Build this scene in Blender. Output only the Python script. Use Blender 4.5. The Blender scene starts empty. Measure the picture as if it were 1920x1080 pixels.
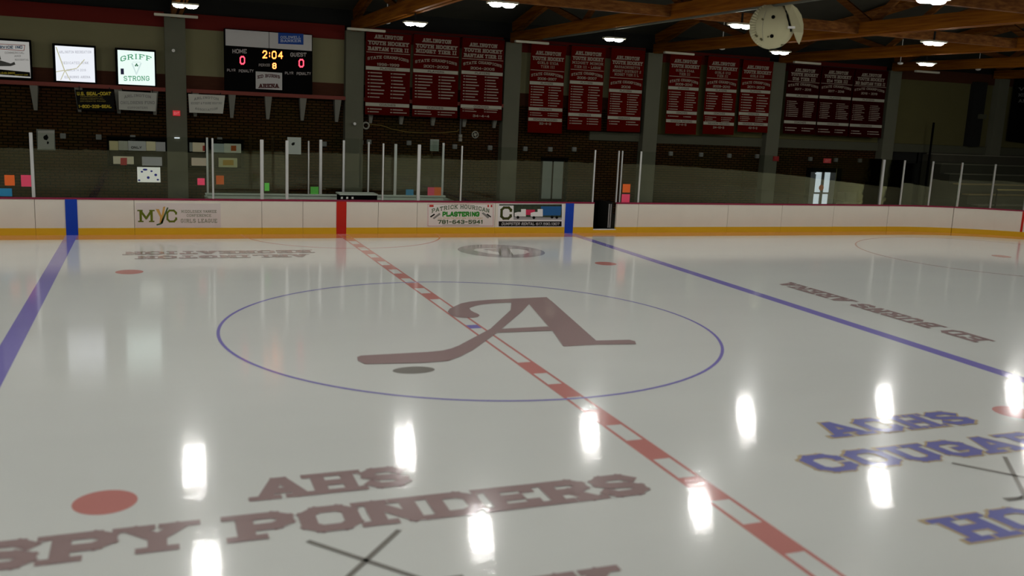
import bpy, bmesh, math, random
from mathutils import Vector, Matrix
random.seed(7)
SC = bpy.context.scene
COL = SC.collection
PI = math.pi

# ------------------------------------------------------------------ camera, world, exposure
CAM = Vector((-5.565, -16.078, 3.938))
YAW, PITCH, ROLL, FPX = math.radians(21.40), math.radians(10.574), math.radians(2.572), 1750.7
_fw = Vector((math.sin(YAW) * math.cos(PITCH), math.cos(YAW) * math.cos(PITCH), -math.sin(PITCH)))
_r = Vector((math.cos(YAW), -math.sin(YAW), 0))
_u = _r.cross(_fw)
_r2 = _r * math.cos(ROLL) + _u * math.sin(ROLL)
_u2 = -_r * math.sin(ROLL) + _u * math.cos(ROLL)
cd = bpy.data.cameras.new('camera')
cam = bpy.data.objects.new('camera', cd)
COL.objects.link(cam)
m3 = Matrix((_r2, _u2, -_fw)).transposed()
cam.matrix_world = Matrix.Translation(CAM) @ m3.to_4x4()
cd.sensor_width = 36.0
cd.lens = FPX / 1920 * 36.0
cd.clip_end = 300
cd.dof.use_dof = True
cd.dof.focus_distance = 33.0
cd.dof.aperture_fstop = 0.75
SC.camera = cam
w = bpy.data.worlds.new('world')
SC.world = w
w.use_nodes = True
w.node_tree.nodes['Background'].inputs[0].default_value = (0.02, 0.02, 0.018, 1)
w.node_tree.nodes['Background'].inputs[1].default_value = 0.02
vs = SC.view_settings
vs.view_transform = 'Standard'; vs.look = 'None'; vs.exposure = 0.0; vs.gamma = 1.0
vs.use_curve_mapping = False
LAMP = 172.0          # lamp lens radiance
LAMPCOL = (1.0, 0.99, 0.955)

def rayd(px, py):
    return _fw * FPX + _r2 * (px - 960) + _u2 * (540 - py)
def at(px, py, Y):                     # where the photo's pixel meets the vertical plane y = Y
    d = rayd(px, py); return CAM + d * ((Y - CAM.y) / d.y)
def atz(px, py, z=0.0):
    d = rayd(px, py); return CAM + d * ((z - CAM.z) / d.z)
def atx(px, py, X):
    d = rayd(px, py); return CAM + d * ((X - CAM.x) / d.x)

# ------------------------------------------------------------------ materials
def lin(c):
    return tuple(((v / 255) / 12.92 if v / 255 <= 0.04045 else ((v / 255 + 0.055) / 1.055) ** 2.4) for v in c)
_mats = {}
def mat(name, color, rough=0.6, metal=0.0, emit=0.0, noise=0.0, nscale=6.0, spec=0.12, stretch=(1, 1, 1), bump=0.0):
    if name in _mats: return _mats[name]
    m = bpy.data.materials.new(name); m.use_nodes = True
    nt = m.node_tree; b = nt.nodes['Principled BSDF']
    b.inputs['Base Color'].default_value = (*color, 1)
    b.inputs['Roughness'].default_value = rough
    b.inputs['Metallic'].default_value = metal
    b.inputs['Specular IOR Level'].default_value = spec
    if emit:
        b.inputs['Emission Color'].default_value = (*color, 1)
        b.inputs['Base Color'].default_value = (*[v * 0.05 for v in color], 1)
        b.inputs['Emission Strength'].default_value = emit
    if noise or bump:
        tc = nt.nodes.new('ShaderNodeTexCoord'); mp = nt.nodes.new('ShaderNodeMapping')
        mp.inputs['Scale'].default_value = stretch
        nz = nt.nodes.new('ShaderNodeTexNoise'); nz.inputs['Scale'].default_value = nscale; nz.inputs['Detail'].default_value = 5
        nt.links.new(tc.outputs['Object'], mp.inputs['Vector']); nt.links.new(mp.outputs['Vector'], nz.inputs['Vector'])
        if noise:
            mx = nt.nodes.new('ShaderNodeMix'); mx.data_type = 'RGBA'
            mx.inputs[6].default_value = (*[max(0, v * (1 - noise)) for v in color], 1)
            mx.inputs[7].default_value = (*[min(1, v * (1 + noise)) for v in color], 1)
            nt.links.new(nz.outputs['Fac'], mx.inputs[0]); nt.links.new(mx.outputs[2], b.inputs['Base Color'])
        if bump:
            bp = nt.nodes.new('ShaderNodeBump'); bp.inputs['Strength'].default_value = bump; bp.inputs['Distance'].default_value = 0.01
            nt.links.new(nz.outputs['Fac'], bp.inputs['Height']); nt.links.new(bp.outputs['Normal'], b.inputs['Normal'])
    _mats[name] = m
    return m

def ice_mat(name, color):
    if name in _mats: return _mats[name]
    m = bpy.data.materials.new(name); m.use_nodes = True
    nt = m.node_tree; b = nt.nodes['Principled BSDF']; N = nt.nodes.new; L = nt.links.new
    tc = N('ShaderNodeTexCoord')
    def noise(scale, st, detail=4, rot=0.0):
        mp = N('ShaderNodeMapping'); mp.inputs['Scale'].default_value = st; mp.inputs['Rotation'].default_value = (0, 0, rot)
        nz = N('ShaderNodeTexNoise'); nz.inputs['Scale'].default_value = scale; nz.inputs['Detail'].default_value = detail
        L(tc.outputs['Object'], mp.inputs['Vector']); L(mp.outputs['Vector'], nz.inputs['Vector']); return nz
    big = noise(0.35, (1, 2.2, 1), 5)
    mx = N('ShaderNodeMix'); mx.data_type = 'RGBA'
    mx.inputs[6].default_value = (*[v * 0.96 for v in color], 1); mx.inputs[7].default_value = (*[min(1, v * 1.04) for v in color], 1)
    L(big.outputs['Fac'], mx.inputs[0]); L(mx.outputs[2], b.inputs['Base Color'])
    r1 = N('ShaderNodeMapRange'); r1.inputs[1].default_value = 0.3; r1.inputs[2].default_value = 0.7
    r1.inputs[3].default_value = 0.03; r1.inputs[4].default_value = 0.06
    L(big.outputs['Fac'], r1.inputs[0]); L(r1.outputs[0], b.inputs['Roughness'])
    b.inputs['IOR'].default_value = 1.28
    b.inputs['Coat Weight'].default_value = 0.6; b.inputs['Coat Roughness'].default_value = 0.17; b.inputs['Coat IOR'].default_value = 1.25
    b.inputs['Specular IOR Level'].default_value = 0.5
    s1 = noise(1.6, (0.5, 22, 1), 3, 0.12); s2 = noise(1.1, (0.4, 40, 1), 4, -0.2)
    ad = N('ShaderNodeMath'); ad.operation = 'ADD'; L(s1.outputs['Fac'], ad.inputs[0]); L(s2.outputs['Fac'], ad.inputs[1])
    bp = N('ShaderNodeBump'); bp.inputs['Strength'].default_value = 0.12; bp.inputs['Distance'].default_value = 0.004
    L(ad.outputs[0], bp.inputs['Height']); L(bp.outputs['Normal'], b.inputs['Normal'])
    _mats[name] = m
    return m

def brick_mat():
    m = bpy.data.materials.new('dark_brick'); m.use_nodes = True
    nt = m.node_tree; b = nt.nodes['Principled BSDF']; N = nt.nodes.new; L = nt.links.new
    tc = N('ShaderNodeTexCoord'); sp = N('ShaderNodeSeparateXYZ'); cb = N('ShaderNodeCombineXYZ')
    L(tc.outputs['Object'], sp.inputs[0]); L(sp.outputs['X'], cb.inputs['X']); L(sp.outputs['Z'], cb.inputs['Y'])
    br = N('ShaderNodeTexBrick'); br.inputs['Scale'].default_value = 1.0
    br.inputs['Brick Width'].default_value = 0.30; br.inputs['Row Height'].default_value = 0.1
    br.inputs['Mortar Size'].default_value = 0.018
    br.inputs['Color1'].default_value = (0.072, 0.034, 0.009, 1); br.inputs['Color2'].default_value = (0.054, 0.024, 0.006, 1)
    br.inputs['Mortar'].default_value = (0.010, 0.008, 0.003, 1)
    L(cb.outputs[0], br.inputs['Vector'])
    nz = N('ShaderNodeTexNoise'); nz.inputs['Scale'].default_value = 0.8; nz.inputs['Detail'].default_value = 3
    L(tc.outputs['Object'], nz.inputs['Vector'])
    mx = N('ShaderNodeMix'); mx.data_type = 'RGBA'; mx.blend_type = 'MULTIPLY'; mx.inputs[0].default_value = 0.6
    L(br.outputs['Color'], mx.inputs[6]); L(nz.outputs['Color'], mx.inputs[7]); L(mx.outputs[2], b.inputs['Base Color'])
    b.inputs['Roughness'].default_value = 0.9; b.inputs['Specular IOR Level'].default_value = 0.05
    return m

def wood_mat(name, c1, c2):
    m = bpy.data.materials.new(name); m.use_nodes = True
    nt = m.node_tree; b = nt.nodes['Principled BSDF']; N = nt.nodes.new; L = nt.links.new
    tc = N('ShaderNodeTexCoord'); mp = N('ShaderNodeMapping'); mp.inputs['Scale'].default_value = (3, 0.5, 12)
    nz = N('ShaderNodeTexNoise'); nz.inputs['Scale'].default_value = 1.4; nz.inputs['Detail'].default_value = 6
    L(tc.outputs['Object'], mp.inputs[0]); L(mp.outputs[0], nz.inputs['Vector'])
    cr = N('ShaderNodeValToRGB'); cr.color_ramp.elements[0].position = 0.35; cr.color_ramp.elements[1].position = 0.68
    cr.color_ramp.elements[0].color = (*c1, 1); cr.color_ramp.elements[1].color = (*c2, 1)
    L(nz.outputs['Fac'], cr.inputs[0]); L(cr.outputs[0], b.inputs['Base Color']); b.inputs['Roughness'].default_value = 0.8; b.inputs['Specular IOR Level'].default_value = 0.08
    return m

def glass_mat():
    m = bpy.data.materials.new('rink_glass'); m.use_nodes = True
    nt = m.node_tree; N = nt.nodes.new; L = nt.links.new
    for n in list(nt.nodes): nt.nodes.remove(n)
    out = N('ShaderNodeOutputMaterial'); mx = N('ShaderNodeMixShader'); tr = N('ShaderNodeBsdfTransparent'); gl = N('ShaderNodeBsdfGlossy')
    fr = N('ShaderNodeFresnel'); fr.inputs['IOR'].default_value = 1.5
    tr.inputs['Color'].default_value = (0.93, 0.96, 0.94, 1)
    gl.inputs['Roughness'].default_value = 0.012; gl.inputs['Color'].default_value = (0.86, 0.86, 0.60, 1)
    nz = N('ShaderNodeTexNoise'); nz.inputs['Scale'].default_value = 2.0; nz.inputs['Detail'].default_value = 2
    tc = N('ShaderNodeTexCoord'); L(tc.outputs['Object'], nz.inputs['Vector'])
    bp = N('ShaderNodeBump'); bp.inputs['Strength'].default_value = 0.04; bp.inputs['Distance'].default_value = 0.01
    L(nz.outputs['Fac'], bp.inputs['Height']); L(bp.outputs['Normal'], gl.inputs['Normal'])
    L(fr.outputs[0], mx.inputs[0]); L(tr.outputs[0], mx.inputs[1]); L(gl.outputs[0], mx.inputs[2]); L(mx.outputs[0], out.inputs[0])
    return m

M_ICE = ice_mat('ice', (0.80, 0.825, 0.775))
def icep(name, c): return ice_mat(name, c)
P_MAROON = icep('ice_paint_maroon', (0.40, 0.295, 0.285)); P_RED = icep('ice_paint_red', (0.66, 0.28, 0.25))
P_BLUE = icep('ice_paint_blue', (0.28, 0.25, 0.62)); P_DARK = icep('ice_paint_charcoal', (0.28, 0.27, 0.24))
P_GREY = icep('ice_paint_grey', (0.38, 0.36, 0.36)); P_NAVY = icep('ice_paint_navy', (0.23, 0.24, 0.55))
P_GOLD = icep('ice_paint_gold', (0.62, 0.50, 0.32)); P_WHITE = icep('ice_paint_white', (0.80, 0.81, 0.76))
M_BRICK = brick_mat(); M_GLASS = glass_mat()
M_WOOD = wood_mat('truss_wood', (0.13, 0.036, 0.002), (0.24, 0.082, 0.005))
M_WOOD2 = wood_mat('brace_wood', (0.085, 0.027, 0.006), (0.17, 0.065, 0.014))
M_BOARD = mat('board_plastic', (0.67, 0.64, 0.55), 0.35, noise=0.05, nscale=1.5)
M_KICK = mat('kick_yellow', (0.62, 0.38, 0.02), 0.35)
M_CAP = mat('cap_maroon', (0.22, 0.02, 0.05), 0.4)
M_STRIPEB = mat('stripe_blue', (0.01, 0.05, 0.38), 0.4); M_STRIPER = mat('stripe_red', (0.45, 0.02, 0.012), 0.4)
M_SEAM = mat('seam_shadow_gap', (0.12, 0.10, 0.08), 0.8)
M_ALU = mat('aluminium', (0.62, 0.62, 0.60), 0.35, 0.6)
M_CREAM = mat('cream_wall', (0.185, 0.170, 0.088), 0.8, noise=0.08, nscale=0.8)
M_OLIVE = mat('olive_wall', (0.095, 0.085, 0.032), 0.85, noise=0.1, nscale=0.8)
M_CONC = mat('painted_concrete', (0.115, 0.114, 0.078), 0.75, noise=0.1, nscale=1.5)
M_LINTEL = mat('lintel_grey', (0.075, 0.075, 0.048), 0.8, noise=0.1, nscale=1)
M_HEAD = mat('header_red', (0.11, 0.008, 0.004), 0.7)
M_BAND = mat('dark_timber_band', (0.055, 0.018, 0.008), 0.8, noise=0.3, nscale=9, stretch=(0.3, 1, 6))
M_SHELF = mat('shelf_red', (0.19, 0.045, 0.032), 0.6)
M_BRACK = mat('bracket_grey', (0.19, 0.185, 0.15), 0.7)
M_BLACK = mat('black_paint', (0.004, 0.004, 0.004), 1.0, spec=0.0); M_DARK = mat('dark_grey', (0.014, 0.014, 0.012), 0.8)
M_WHITE = mat('white_paint', (0.70, 0.69, 0.64), 0.6); M_GREY = mat('mid_grey', (0.30, 0.30, 0.29), 0.7)
M_STEEL = mat('pale_steel', (0.45, 0.43, 0.33), 0.7)
M_DECK = mat('roof_deck', (0.045, 0.043, 0.032), 0.9, noise=0.25, nscale=0.9)
M_RUBBER = mat('rubber_floor', (0.03, 0.028, 0.02), 0.9, noise=0.2, nscale=2)
M_BANNER = mat('banner_red', (0.088, 0.003, 0.001), 0.9, noise=0.15, nscale=0.7, spec=0.0)
M_BANNER0 = mat('banner_deep_red', (0.068, 0.003, 0.002), 0.9, noise=0.15, nscale=0.7, spec=0.0)
M_BANNER2 = mat('banner_maroon', (0.026, 0.001, 0.001), 0.9, noise=0.15, nscale=0.7, spec=0.0)
M_LETTER = mat('banner_lettering', (0.30, 0.255, 0.20), 0.7); M_BAR = mat('banner_bar', (0.38, 0.37, 0.29), 0.7)
M_LAMP = mat('lamp_lens', LAMPCOL, 0.4, emit=LAMP)
def em(name, c, s): return mat(name, c, 0.5, emit=s)

# ------------------------------------------------------------------ mesh builder
class MB:
    def __init__(s): s.v = []; s.f = []
    def poly(s, pts):
        i = len(s.v); s.v += [tuple(p) for p in pts]; s.f.append(tuple(range(i, i + len(pts)))); return s
    def hexa(s, p):       # 8 points: bottom 4 ccw, top 4 ccw
        i = len(s.v); s.v += [tuple(q) for q in p]
        for f in ((3, 2, 1, 0), (4, 5, 6, 7), (0, 1, 5, 4), (1, 2, 6, 5), (2, 3, 7, 6), (3, 0, 4, 7)): s.f.append(tuple(i + k for k in f))
        return s
    def box(s, x0, x1, y0, y1, z0, z1):
        return s.hexa([(x0, y0, z0), (x1, y0, z0), (x1, y1, z0), (x0, y1, z0), (x0, y0, z1), (x1, y0, z1), (x1, y1, z1), (x0, y1, z1)])
    def bar(s, a, b, wd, ht, up=(0, 0, 1)):
        a = Vector(a); b = Vector(b); d = (b - a).normalized(); upv = Vector(up)
        if abs(d.dot(upv)) > 0.98: upv = Vector((1, 0, 0))
        r = d.cross(upv).normalized() * wd / 2; u = r.cross(d).normalized() * ht / 2
        return s.hexa([a - r - u, a + r - u, b + r - u, b - r - u, a - r + u, a + r + u, b + r + u, b - r + u])
    def tube(s, pts, rad, n=8):
        pts = [Vector(p) for p in pts]; rings = []
        for k, p in enumerate(pts):
            d = (pts[min(k + 1, len(pts) - 1)] - pts[max(k - 1, 0)]).normalized()
            a = Vector((0, 0, 1)) if abs(d.z) < 0.9 else Vector((1, 0, 0))
            r = d.cross(a).normalized(); u = r.cross(d); i = len(s.v)
            s.v += [tuple(p + r * rad * math.cos(2 * PI * j / n) + u * rad * math.sin(2 * PI * j / n)) for j in range(n)]
            rings.append(i)
        for a, b in zip(rings, rings[1:]):
            for j in range(n): s.f.append((a + j, a + (j + 1) % n, b + (j + 1) % n, b + j))
        s.f.append(tuple(rings[0] + j for j in range(n))[::-1]); s.f.append(tuple(rings[-1] + j for j in range(n)))
        return s
    def lathe(s, c, prof, n=16, axis='z'):        # prof: [(r, h)]
        rings = []
        for r, h in prof:
            i = len(s.v)
            for j in range(n):
                a = 2 * PI * j / n; x, y = r * math.cos(a), r * math.sin(a)
                s.v.append((c[0] + x, c[1] + y, c[2] + h) if axis == 'z' else (c[0] + x, c[1] + h, c[2] + y))
            rings.append(i)
        for a, b in zip(rings, rings[1:]):
            for j in range(n): s.f.append((a + j, a + (j + 1) % n, b + (j + 1) % n, b + j))
        s.f.append(tuple(rings[0] + j for j in range(n))[::-1]); s.f.append(tuple(rings[-1] + j for j in range(n)))
        return s
    def build(s, name, m, parent=None, smooth=False, bevel=0):
        me = bpy.data.meshes.new(name); me.from_pydata(s.v, [], s.f); me.update()
        bm = bmesh.new(); bm.from_mesh(me); bmesh.ops.recalc_face_normals(bm, faces=bm.faces) if not getattr(s, 'flat', False) else None
        if bevel: bmesh.ops.bevel(bm, geom=bm.edges, offset=bevel, segments=2, affect='EDGES')
        bm.to_mesh(me); bm.free()
        if smooth:
            for p in me.polygons: p.use_smooth = True
        me.materials.append(m)
        o = bpy.data.objects.new(name, me); COL.objects.link(o)
        if parent:
            o.parent = parent; o.matrix_parent_inverse = Matrix.Translation(parent.location).inverted() if parent.type == 'EMPTY' else Matrix()
            if parent.type != 'EMPTY' and parent.parent and parent.parent.type == 'EMPTY': pass
        return o
def flat():
    b = MB(); b.flat = True; return b
def tag(o, label, cat, group=None, kind=None):
    o['label'] = label; o['category'] = cat
    if group: o['group'] = group
    if kind: o['kind'] = kind
    return o
def thing(name, loc, label, cat, group=None):
    o = bpy.data.objects.new(name, None); o.empty_display_size = 0.2; o.location = loc; COL.objects.link(o)
    return tag(o, label, cat, group)
def struct(o): o['kind'] = 'structure'; return o
def sroot(name):
    o = bpy.data.objects.new(name, None); COL.objects.link(o); o['kind'] = 'structure'; return o
def copy_tree(o, parent=None):
    c = o.copy(); COL.objects.link(c); c.parent = parent
    for ch in list(o.children): copy_tree(ch, c)
    return c

# ------------------------------------------------------------------ stroke lettering
O8 = [(1, 0), (3, 0), (4, 1.2), (4, 4.8), (3, 6), (1, 6), (0, 4.8), (0, 1.2), (1, 0)]
G = {
 'A': ([[(0, 0), (1.7, 6), (2.3, 6), (4, 0)], [(0.8, 1.9), (3.2, 1.9)]], [(0, 0), (4, 0)]),
 'B': ([[(0.4, 0), (0.4, 6), (3, 6), (3.8, 5.2), (3.8, 3.9), (3, 3.1), (0.4, 3.1)], [(3, 3.1), (4, 2.3), (4, .9), (3.1, 0), (.4, 0)]], [(0.2, 0), (.2, 6)]),
 'C': ([[(4, 4.2), (4, 4.8), (3, 6), (1, 6), (0, 4.8), (0, 1.2), (1, 0), (3, 0), (4, 1.2), (4, 1.8)]], []),
 'D': ([[(0.4, 0), (0.4, 6), (2.8, 6), (4, 4.8), (4, 1.2), (2.8, 0), (.4, 0)]], [(0.2, 0), (.2, 6)]),
 'E': ([[(4, 5), (4, 6), (0.4, 6), (0.4, 0), (4, 0), (4, 1)], [(0.4, 3), (2.7, 3)]], [(0.2, 0), (.2, 6)]),
 'F': ([[(4, 5), (4, 6), (0.4, 6), (0.4, 0)], [(0.4, 3), (2.7, 3)]], [(0.4, 0), (.2, 6)]),
 'G': ([[(4, 4.4), (4, 4.8), (3, 6), (1, 6), (0, 4.8), (0, 1.2), (1, 0), (3, 0), (4, 1.2), (4, 2.7), (2.4, 2.7)]], []),
 'H': ([[(0.3, 0), (0.3, 6)], [(3.7, 0), (3.7, 6)], [(0.3, 3), (3.7, 3)]], [(0.3, 0), (.3, 6), (3.7, 0), (3.7, 6)]),
 'I': ([[(1, 0), (1, 6)]], [(1, 0), (1, 6)]),
 'J': ([[(3.4, 6), (3.4, 1.2), (2.5, 0), (1, 0), (0.2, 1.2), (.2, 1.8)]], [(3.4, 6)]),
 'K': ([[(0.3, 0), (0.3, 6)], [(3.7, 6), (0.5, 2.6)], [(1.6, 3.6), (3.8, 0)]], [(0.3, 0), (.3, 6), (3.7, 0), (3.6, 6)]),
 'L': ([[(0.4, 6), (0.4, 0), (3.8, 0), (3.8, 1.2)]], [(0.4, 0), (.4, 6)]),
 'M': ([[(0.2, 0), (0.2, 6), (2.3, 1.6), (4.4, 6), (4.4, 0)]], [(0.2, 0), (.0, 6), (4.4, 0), (4.6, 6)]),
 'N': ([[(0.3, 0), (0.3, 6), (3.7, 0), (3.7, 6)]], [(0.3, 0), (.1, 6), (3.7, 6)]),
 'O': ([O8], []),
 'P': ([[(0.4, 0), (0.4, 6), (3, 6), (4, 5), (4, 3.6), (3, 2.6), (0.4, 2.6)]], [(0.4, 0), (.2, 6)]),
 'Q': ([O8, [(2.4, 1.6), (4.2, -0.4)]], []),
 'R': ([[(0.4, 0), (0.4, 6), (3, 6), (3.9, 5), (3.9, 3.8), (3, 2.9), (0.4, 2.9)], [(2.3, 2.9), (4, 0)]], [(0.4, 0), (.2, 6), (4, 0)]),
 'S': ([[(3.9, 4.9), (3, 6), (1, 6), (0.1, 5), (0.1, 4), (1, 3.2), (3, 2.8), (3.9, 2), (3.9, 1), (3, 0), (1, 0), (0.1, 1.1)]], []),
 'T': ([[(2, 0), (2, 6)], [(0, 4.9), (0, 6), (4, 6), (4, 4.9)]], [(2, 0)]),
 'U': ([[(0.3, 6), (0.3, 1.2), (1.2, 0), (2.8, 0), (3.7, 1.2), (3.7, 6)]], [(0.3, 6), (3.7, 6)]),
 'V': ([[(0.1, 6), (2, 0), (3.9, 6)]], [(0.1, 6), (3.9, 6)]),
 'W': ([[(0, 6), (1.2, 0), (2.5, 4.6), (3.8, 0), (5, 6)]], [(0, 6), (5, 6)]),
 'X': ([[(0, 0), (4, 6)], [(0, 6), (4, 0)]], [(0, 0), (4, 0), (0, 6), (4, 6)]),
 'Y': ([[(0.1, 6), (2, 2.9), (3.9, 6)], [(2, 2.9), (2, 0)]], [(0.1, 6), (3.9, 6), (2, 0)]),
 'Z': ([[(0, 6), (4, 6), (0, 0), (4, 0)]], []),
 '0': ([O8], []), '1': ([[(0.4, 5), (1.4, 6), (1.4, 0)]], [(1.4, 0)]),
 '2': ([[(0.1, 4.6), (1, 6), (3, 6), (3.9, 5), (3.9, 3.8), (0.1, 0), (4, 0)]], []),
 '3': ([[(0.1, 5), (1, 6), (3, 6), (3.9, 5), (3.9, 4), (3, 3.1), (1.6, 3.1)], [(3, 3.1), (3.9, 2.2), (3.9, 1), (3, 0), (1, 0), (0.1, 1)]], []),
 '4': ([[(3, 0), (3, 6), (0, 2), (4, 2)]], []),
 '5': ([[(3.8, 6), (0.3, 6), (0.3, 3.4), (3, 3.6), (3.9, 2.6), (3.9, 1), (3, 0), (1, 0), (0.1, 1)]], []),
 '6': ([[(3.6, 6), (1.3, 6), (0.1, 4.4), (0.1, 1), (1, 0), (3, 0), (3.9, 1), (3.9, 2.4), (3, 3.4), (0.3, 3.2)]], []),
 '7': ([[(0, 6), (4, 6), (1.6, 0)]], []),
 '8': ([[(1, 3.1), (0.2, 4), (0.2, 5), (1, 6), (3, 6), (3.8, 5), (3.8, 4), (3, 3.1), (1, 3.1), (0.1, 2.1), (0.1, 1), (1, 0), (3, 0), (3.9, 1), (3.9, 2.1), (3, 3.1)]], []),
 '9': ([[(3.7, 2.8), (1, 2.6), (0.1, 3.6), (0.1, 5), (1, 6), (3, 6), (3.9, 5), (3.9, 1.6), (2.8, 0), (0.6, 0)]], []),
 '-': ([[(0.4, 3), (2.8, 3)]], []), ':': ([[(0.7, 1.3), (0.7, 2.0)], [(0.7, 4.0), (0.7, 4.7)]], []),
 '.': ([[(0.5, 0), (0.5, 0.4)]], []), '&': ([[(4, 0), (0.8, 4.6), (1.6, 6), (2.6, 5), (0.2, 1.4), (1.2, 0), (3, 0.4), (4, 2.4)]], []),
}
WID = {'M': 4.6, 'W': 5, 'I': 2, '1': 2, '-': 3.2, ':': 1.4, '.': 1}
def text2d(txt, h, width=None, t=1.1, serif=True, gap=1.5, arc=0.0, slant=0.0):
    """list of 2d quads centred on 0,0; h = cap height"""
    quads = []; x = 0.0
    items = []
    for ch in txt.upper():
        if ch == ' ': x += 3.0; continue
        st, se = G[ch]; items.append((x, st, se)); x += WID.get(ch, 4) + gap + (0.6 if serif else 0)
    total = max(x - gap - (0.6 if serif else 0), 0.1)
    s = h / 6.0; sx = s if width is None else width / (total + t)
    def P(px, py):
        X = (px - total / 2) * sx; q = (px - total / 2) / (total / 2)
        return (X + slant * py * s, (py - 3) * s + arc * (1 - q * q))
    hs = t / 2 * s
    yin = t / 2                                   # keep strokes inside cap height
    def fy(y): return yin + (y / 6.0) * (6 - t)
    for x0, st, se in items:
        for pl in st:
            for (a, b) in zip(pl, pl[1:]):
                ax, ay, bx, by = x0 + a[0], fy(a[1]), x0 + b[0], fy(b[1])
                L = math.hypot(bx - ax, by - ay) or 1e-6
                dx, dy = (bx - ax) / L, (by - ay) / L
                e = t * 0.42
                ax -= dx * e; ay -= dy * e; bx += dx * e; by += dy * e
                nx, ny = -dy * t / 2, dx * t / 2
                quads.append([P(ax - nx, ay - ny), P(bx - nx, by - ny), P(bx + nx, by + ny), P(ax + nx, ay + ny)])
        if serif:
            for (qx, qy) in se:
                cy = fy(qy); hw = t * 1.12; hh = t * 0.36
                cy = t * 0.36 if qy < 1 else (6 - t * 0.36 if qy > 5 else cy)
                X = x0 + qx
                quads.append([P(X - hw, cy - hh), P(X + hw, cy - hh), P(X + hw, cy + hh), P(X - hw, cy + hh)])
    return quads
def put(mb, quads, o, u, v):
    o = Vector(o); u = Vector(u); v = Vector(v)
    n = u.cross(v).normalized()
    if not hasattr(mb, 'groups'): mb.groups = []
    mb.groups.append(len(mb.f))
    for i, q in enumerate(quads): mb.poly([o + u * a + v * b + n * (0.00016 * (i % 17)) for a, b in q])
    return mb
def split(mb):            # one builder per line of writing
    st = list(getattr(mb, 'groups', [])) or [0]
    if st[0] != 0: st = [0] + st
    out = []
    for a, b in zip(st, st[1:] + [len(mb.f)]):
        if b > a:
            m = flat()
            for f in mb.f[a:b]: m.poly([mb.v[i] for i in f])
            out.append(m)
    return out
def wtext(mb, txt, x, z, Y, h, **k):     # lettering on a wall-parallel plane facing -y
    return put(mb, text2d(txt, h, **k), (x, Y, z), (1, 0, 0), (0, 0, 1))
def wq(mb, x0, x1, z0, z1, Y): return mb.poly([(x0, Y, z0), (x1, Y, z0), (x1, Y, z1), (x0, Y, z1)])

# ================================================================== THE SETTING
W = 12.9; HX = 30.1; RC = 8.53
def outline(off=0.0, n=10):
    pts = []
    for cx, cy, a0 in ((HX - RC, W - RC, 0), (-(HX - RC), W - RC, 90), (-(HX - RC), -(W - RC), 180), (HX - RC, -(W - RC), 270)):
        for k in range(n + 1):
            a = math.radians(a0 + 90 * k / n); pts.append((cx + (RC + off) * math.cos(a), cy + (RC + off) * math.sin(a)))
    return pts
ice = flat(); ice.poly([(x, y, 0) for x, y in outline(0.02)])
floor = struct(ice.build('floor', M_ICE))
sur = MB(); sur.box(-40, 46, -24, 24, -0.25, -0.02)
struct(sur.build('floor_surround', M_RUBBER))
# walkway rubber behind the far boards, level with the ice
wk = MB(); wk.box(-34, 36, W + 0.12, 18.86, -0.019, 0.0)
struct(wk.build('floor_walkway', M_RUBBER))

ZP = 0.0015
def strip(mb, x0, x1, y0, y1, z=ZP): return mb.poly([(x0, y0, z), (x1, y0, z), (x1, y1, z), (x0, y1, z)])
def ring(mb, cx, cy, r, wd, a0=0, a1=360, n=120, z=ZP):
    for k in range(n):
        a = math.radians(a0 + (a1 - a0) * k / n); b = math.radians(a0 + (a1 - a0) * (k + 1) / n)
        ri, ro = r - wd / 2, r + wd / 2
        mb.poly([(cx + ri * math.cos(a), cy + ri * math.sin(a), z), (cx + ro * math.cos(a), cy + ro * math.sin(a), z),
                 (cx + ro * math.cos(b), cy + ro * math.sin(b), z), (cx + ri * math.cos(b), cy + ri * math.sin(b), z)])
    return mb
def disc(mb, cx, cy, r, n=40, z=ZP, ry=None):
    return mb.poly([(cx + r * math.cos(2 * PI * k / n), cy + (ry or r) * math.sin(2 * PI * k / n), z) for k in range(n)])
def mark(mb, name, m, label=None):
    o = mb.build(name, m, floor)
    if label: o['label'] = label
    return o
P_ORANGE = icep('ice_orange', (0.64, 0.25, 0.12))  # orange band on the ice along the far boards and right corner
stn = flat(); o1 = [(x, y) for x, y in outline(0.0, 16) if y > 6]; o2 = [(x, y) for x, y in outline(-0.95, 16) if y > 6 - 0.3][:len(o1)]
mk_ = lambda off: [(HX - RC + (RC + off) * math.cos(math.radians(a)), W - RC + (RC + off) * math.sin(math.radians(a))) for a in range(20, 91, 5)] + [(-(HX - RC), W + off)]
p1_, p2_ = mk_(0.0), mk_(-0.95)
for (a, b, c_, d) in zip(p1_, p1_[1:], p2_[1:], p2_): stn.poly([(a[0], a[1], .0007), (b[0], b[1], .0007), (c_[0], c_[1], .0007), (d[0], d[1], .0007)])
edge_band_o = stn.build('orange_edge', P_ORANGE, floor); edge_band_o['label'] = 'orange band of ice along the foot of the far boards'
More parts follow.
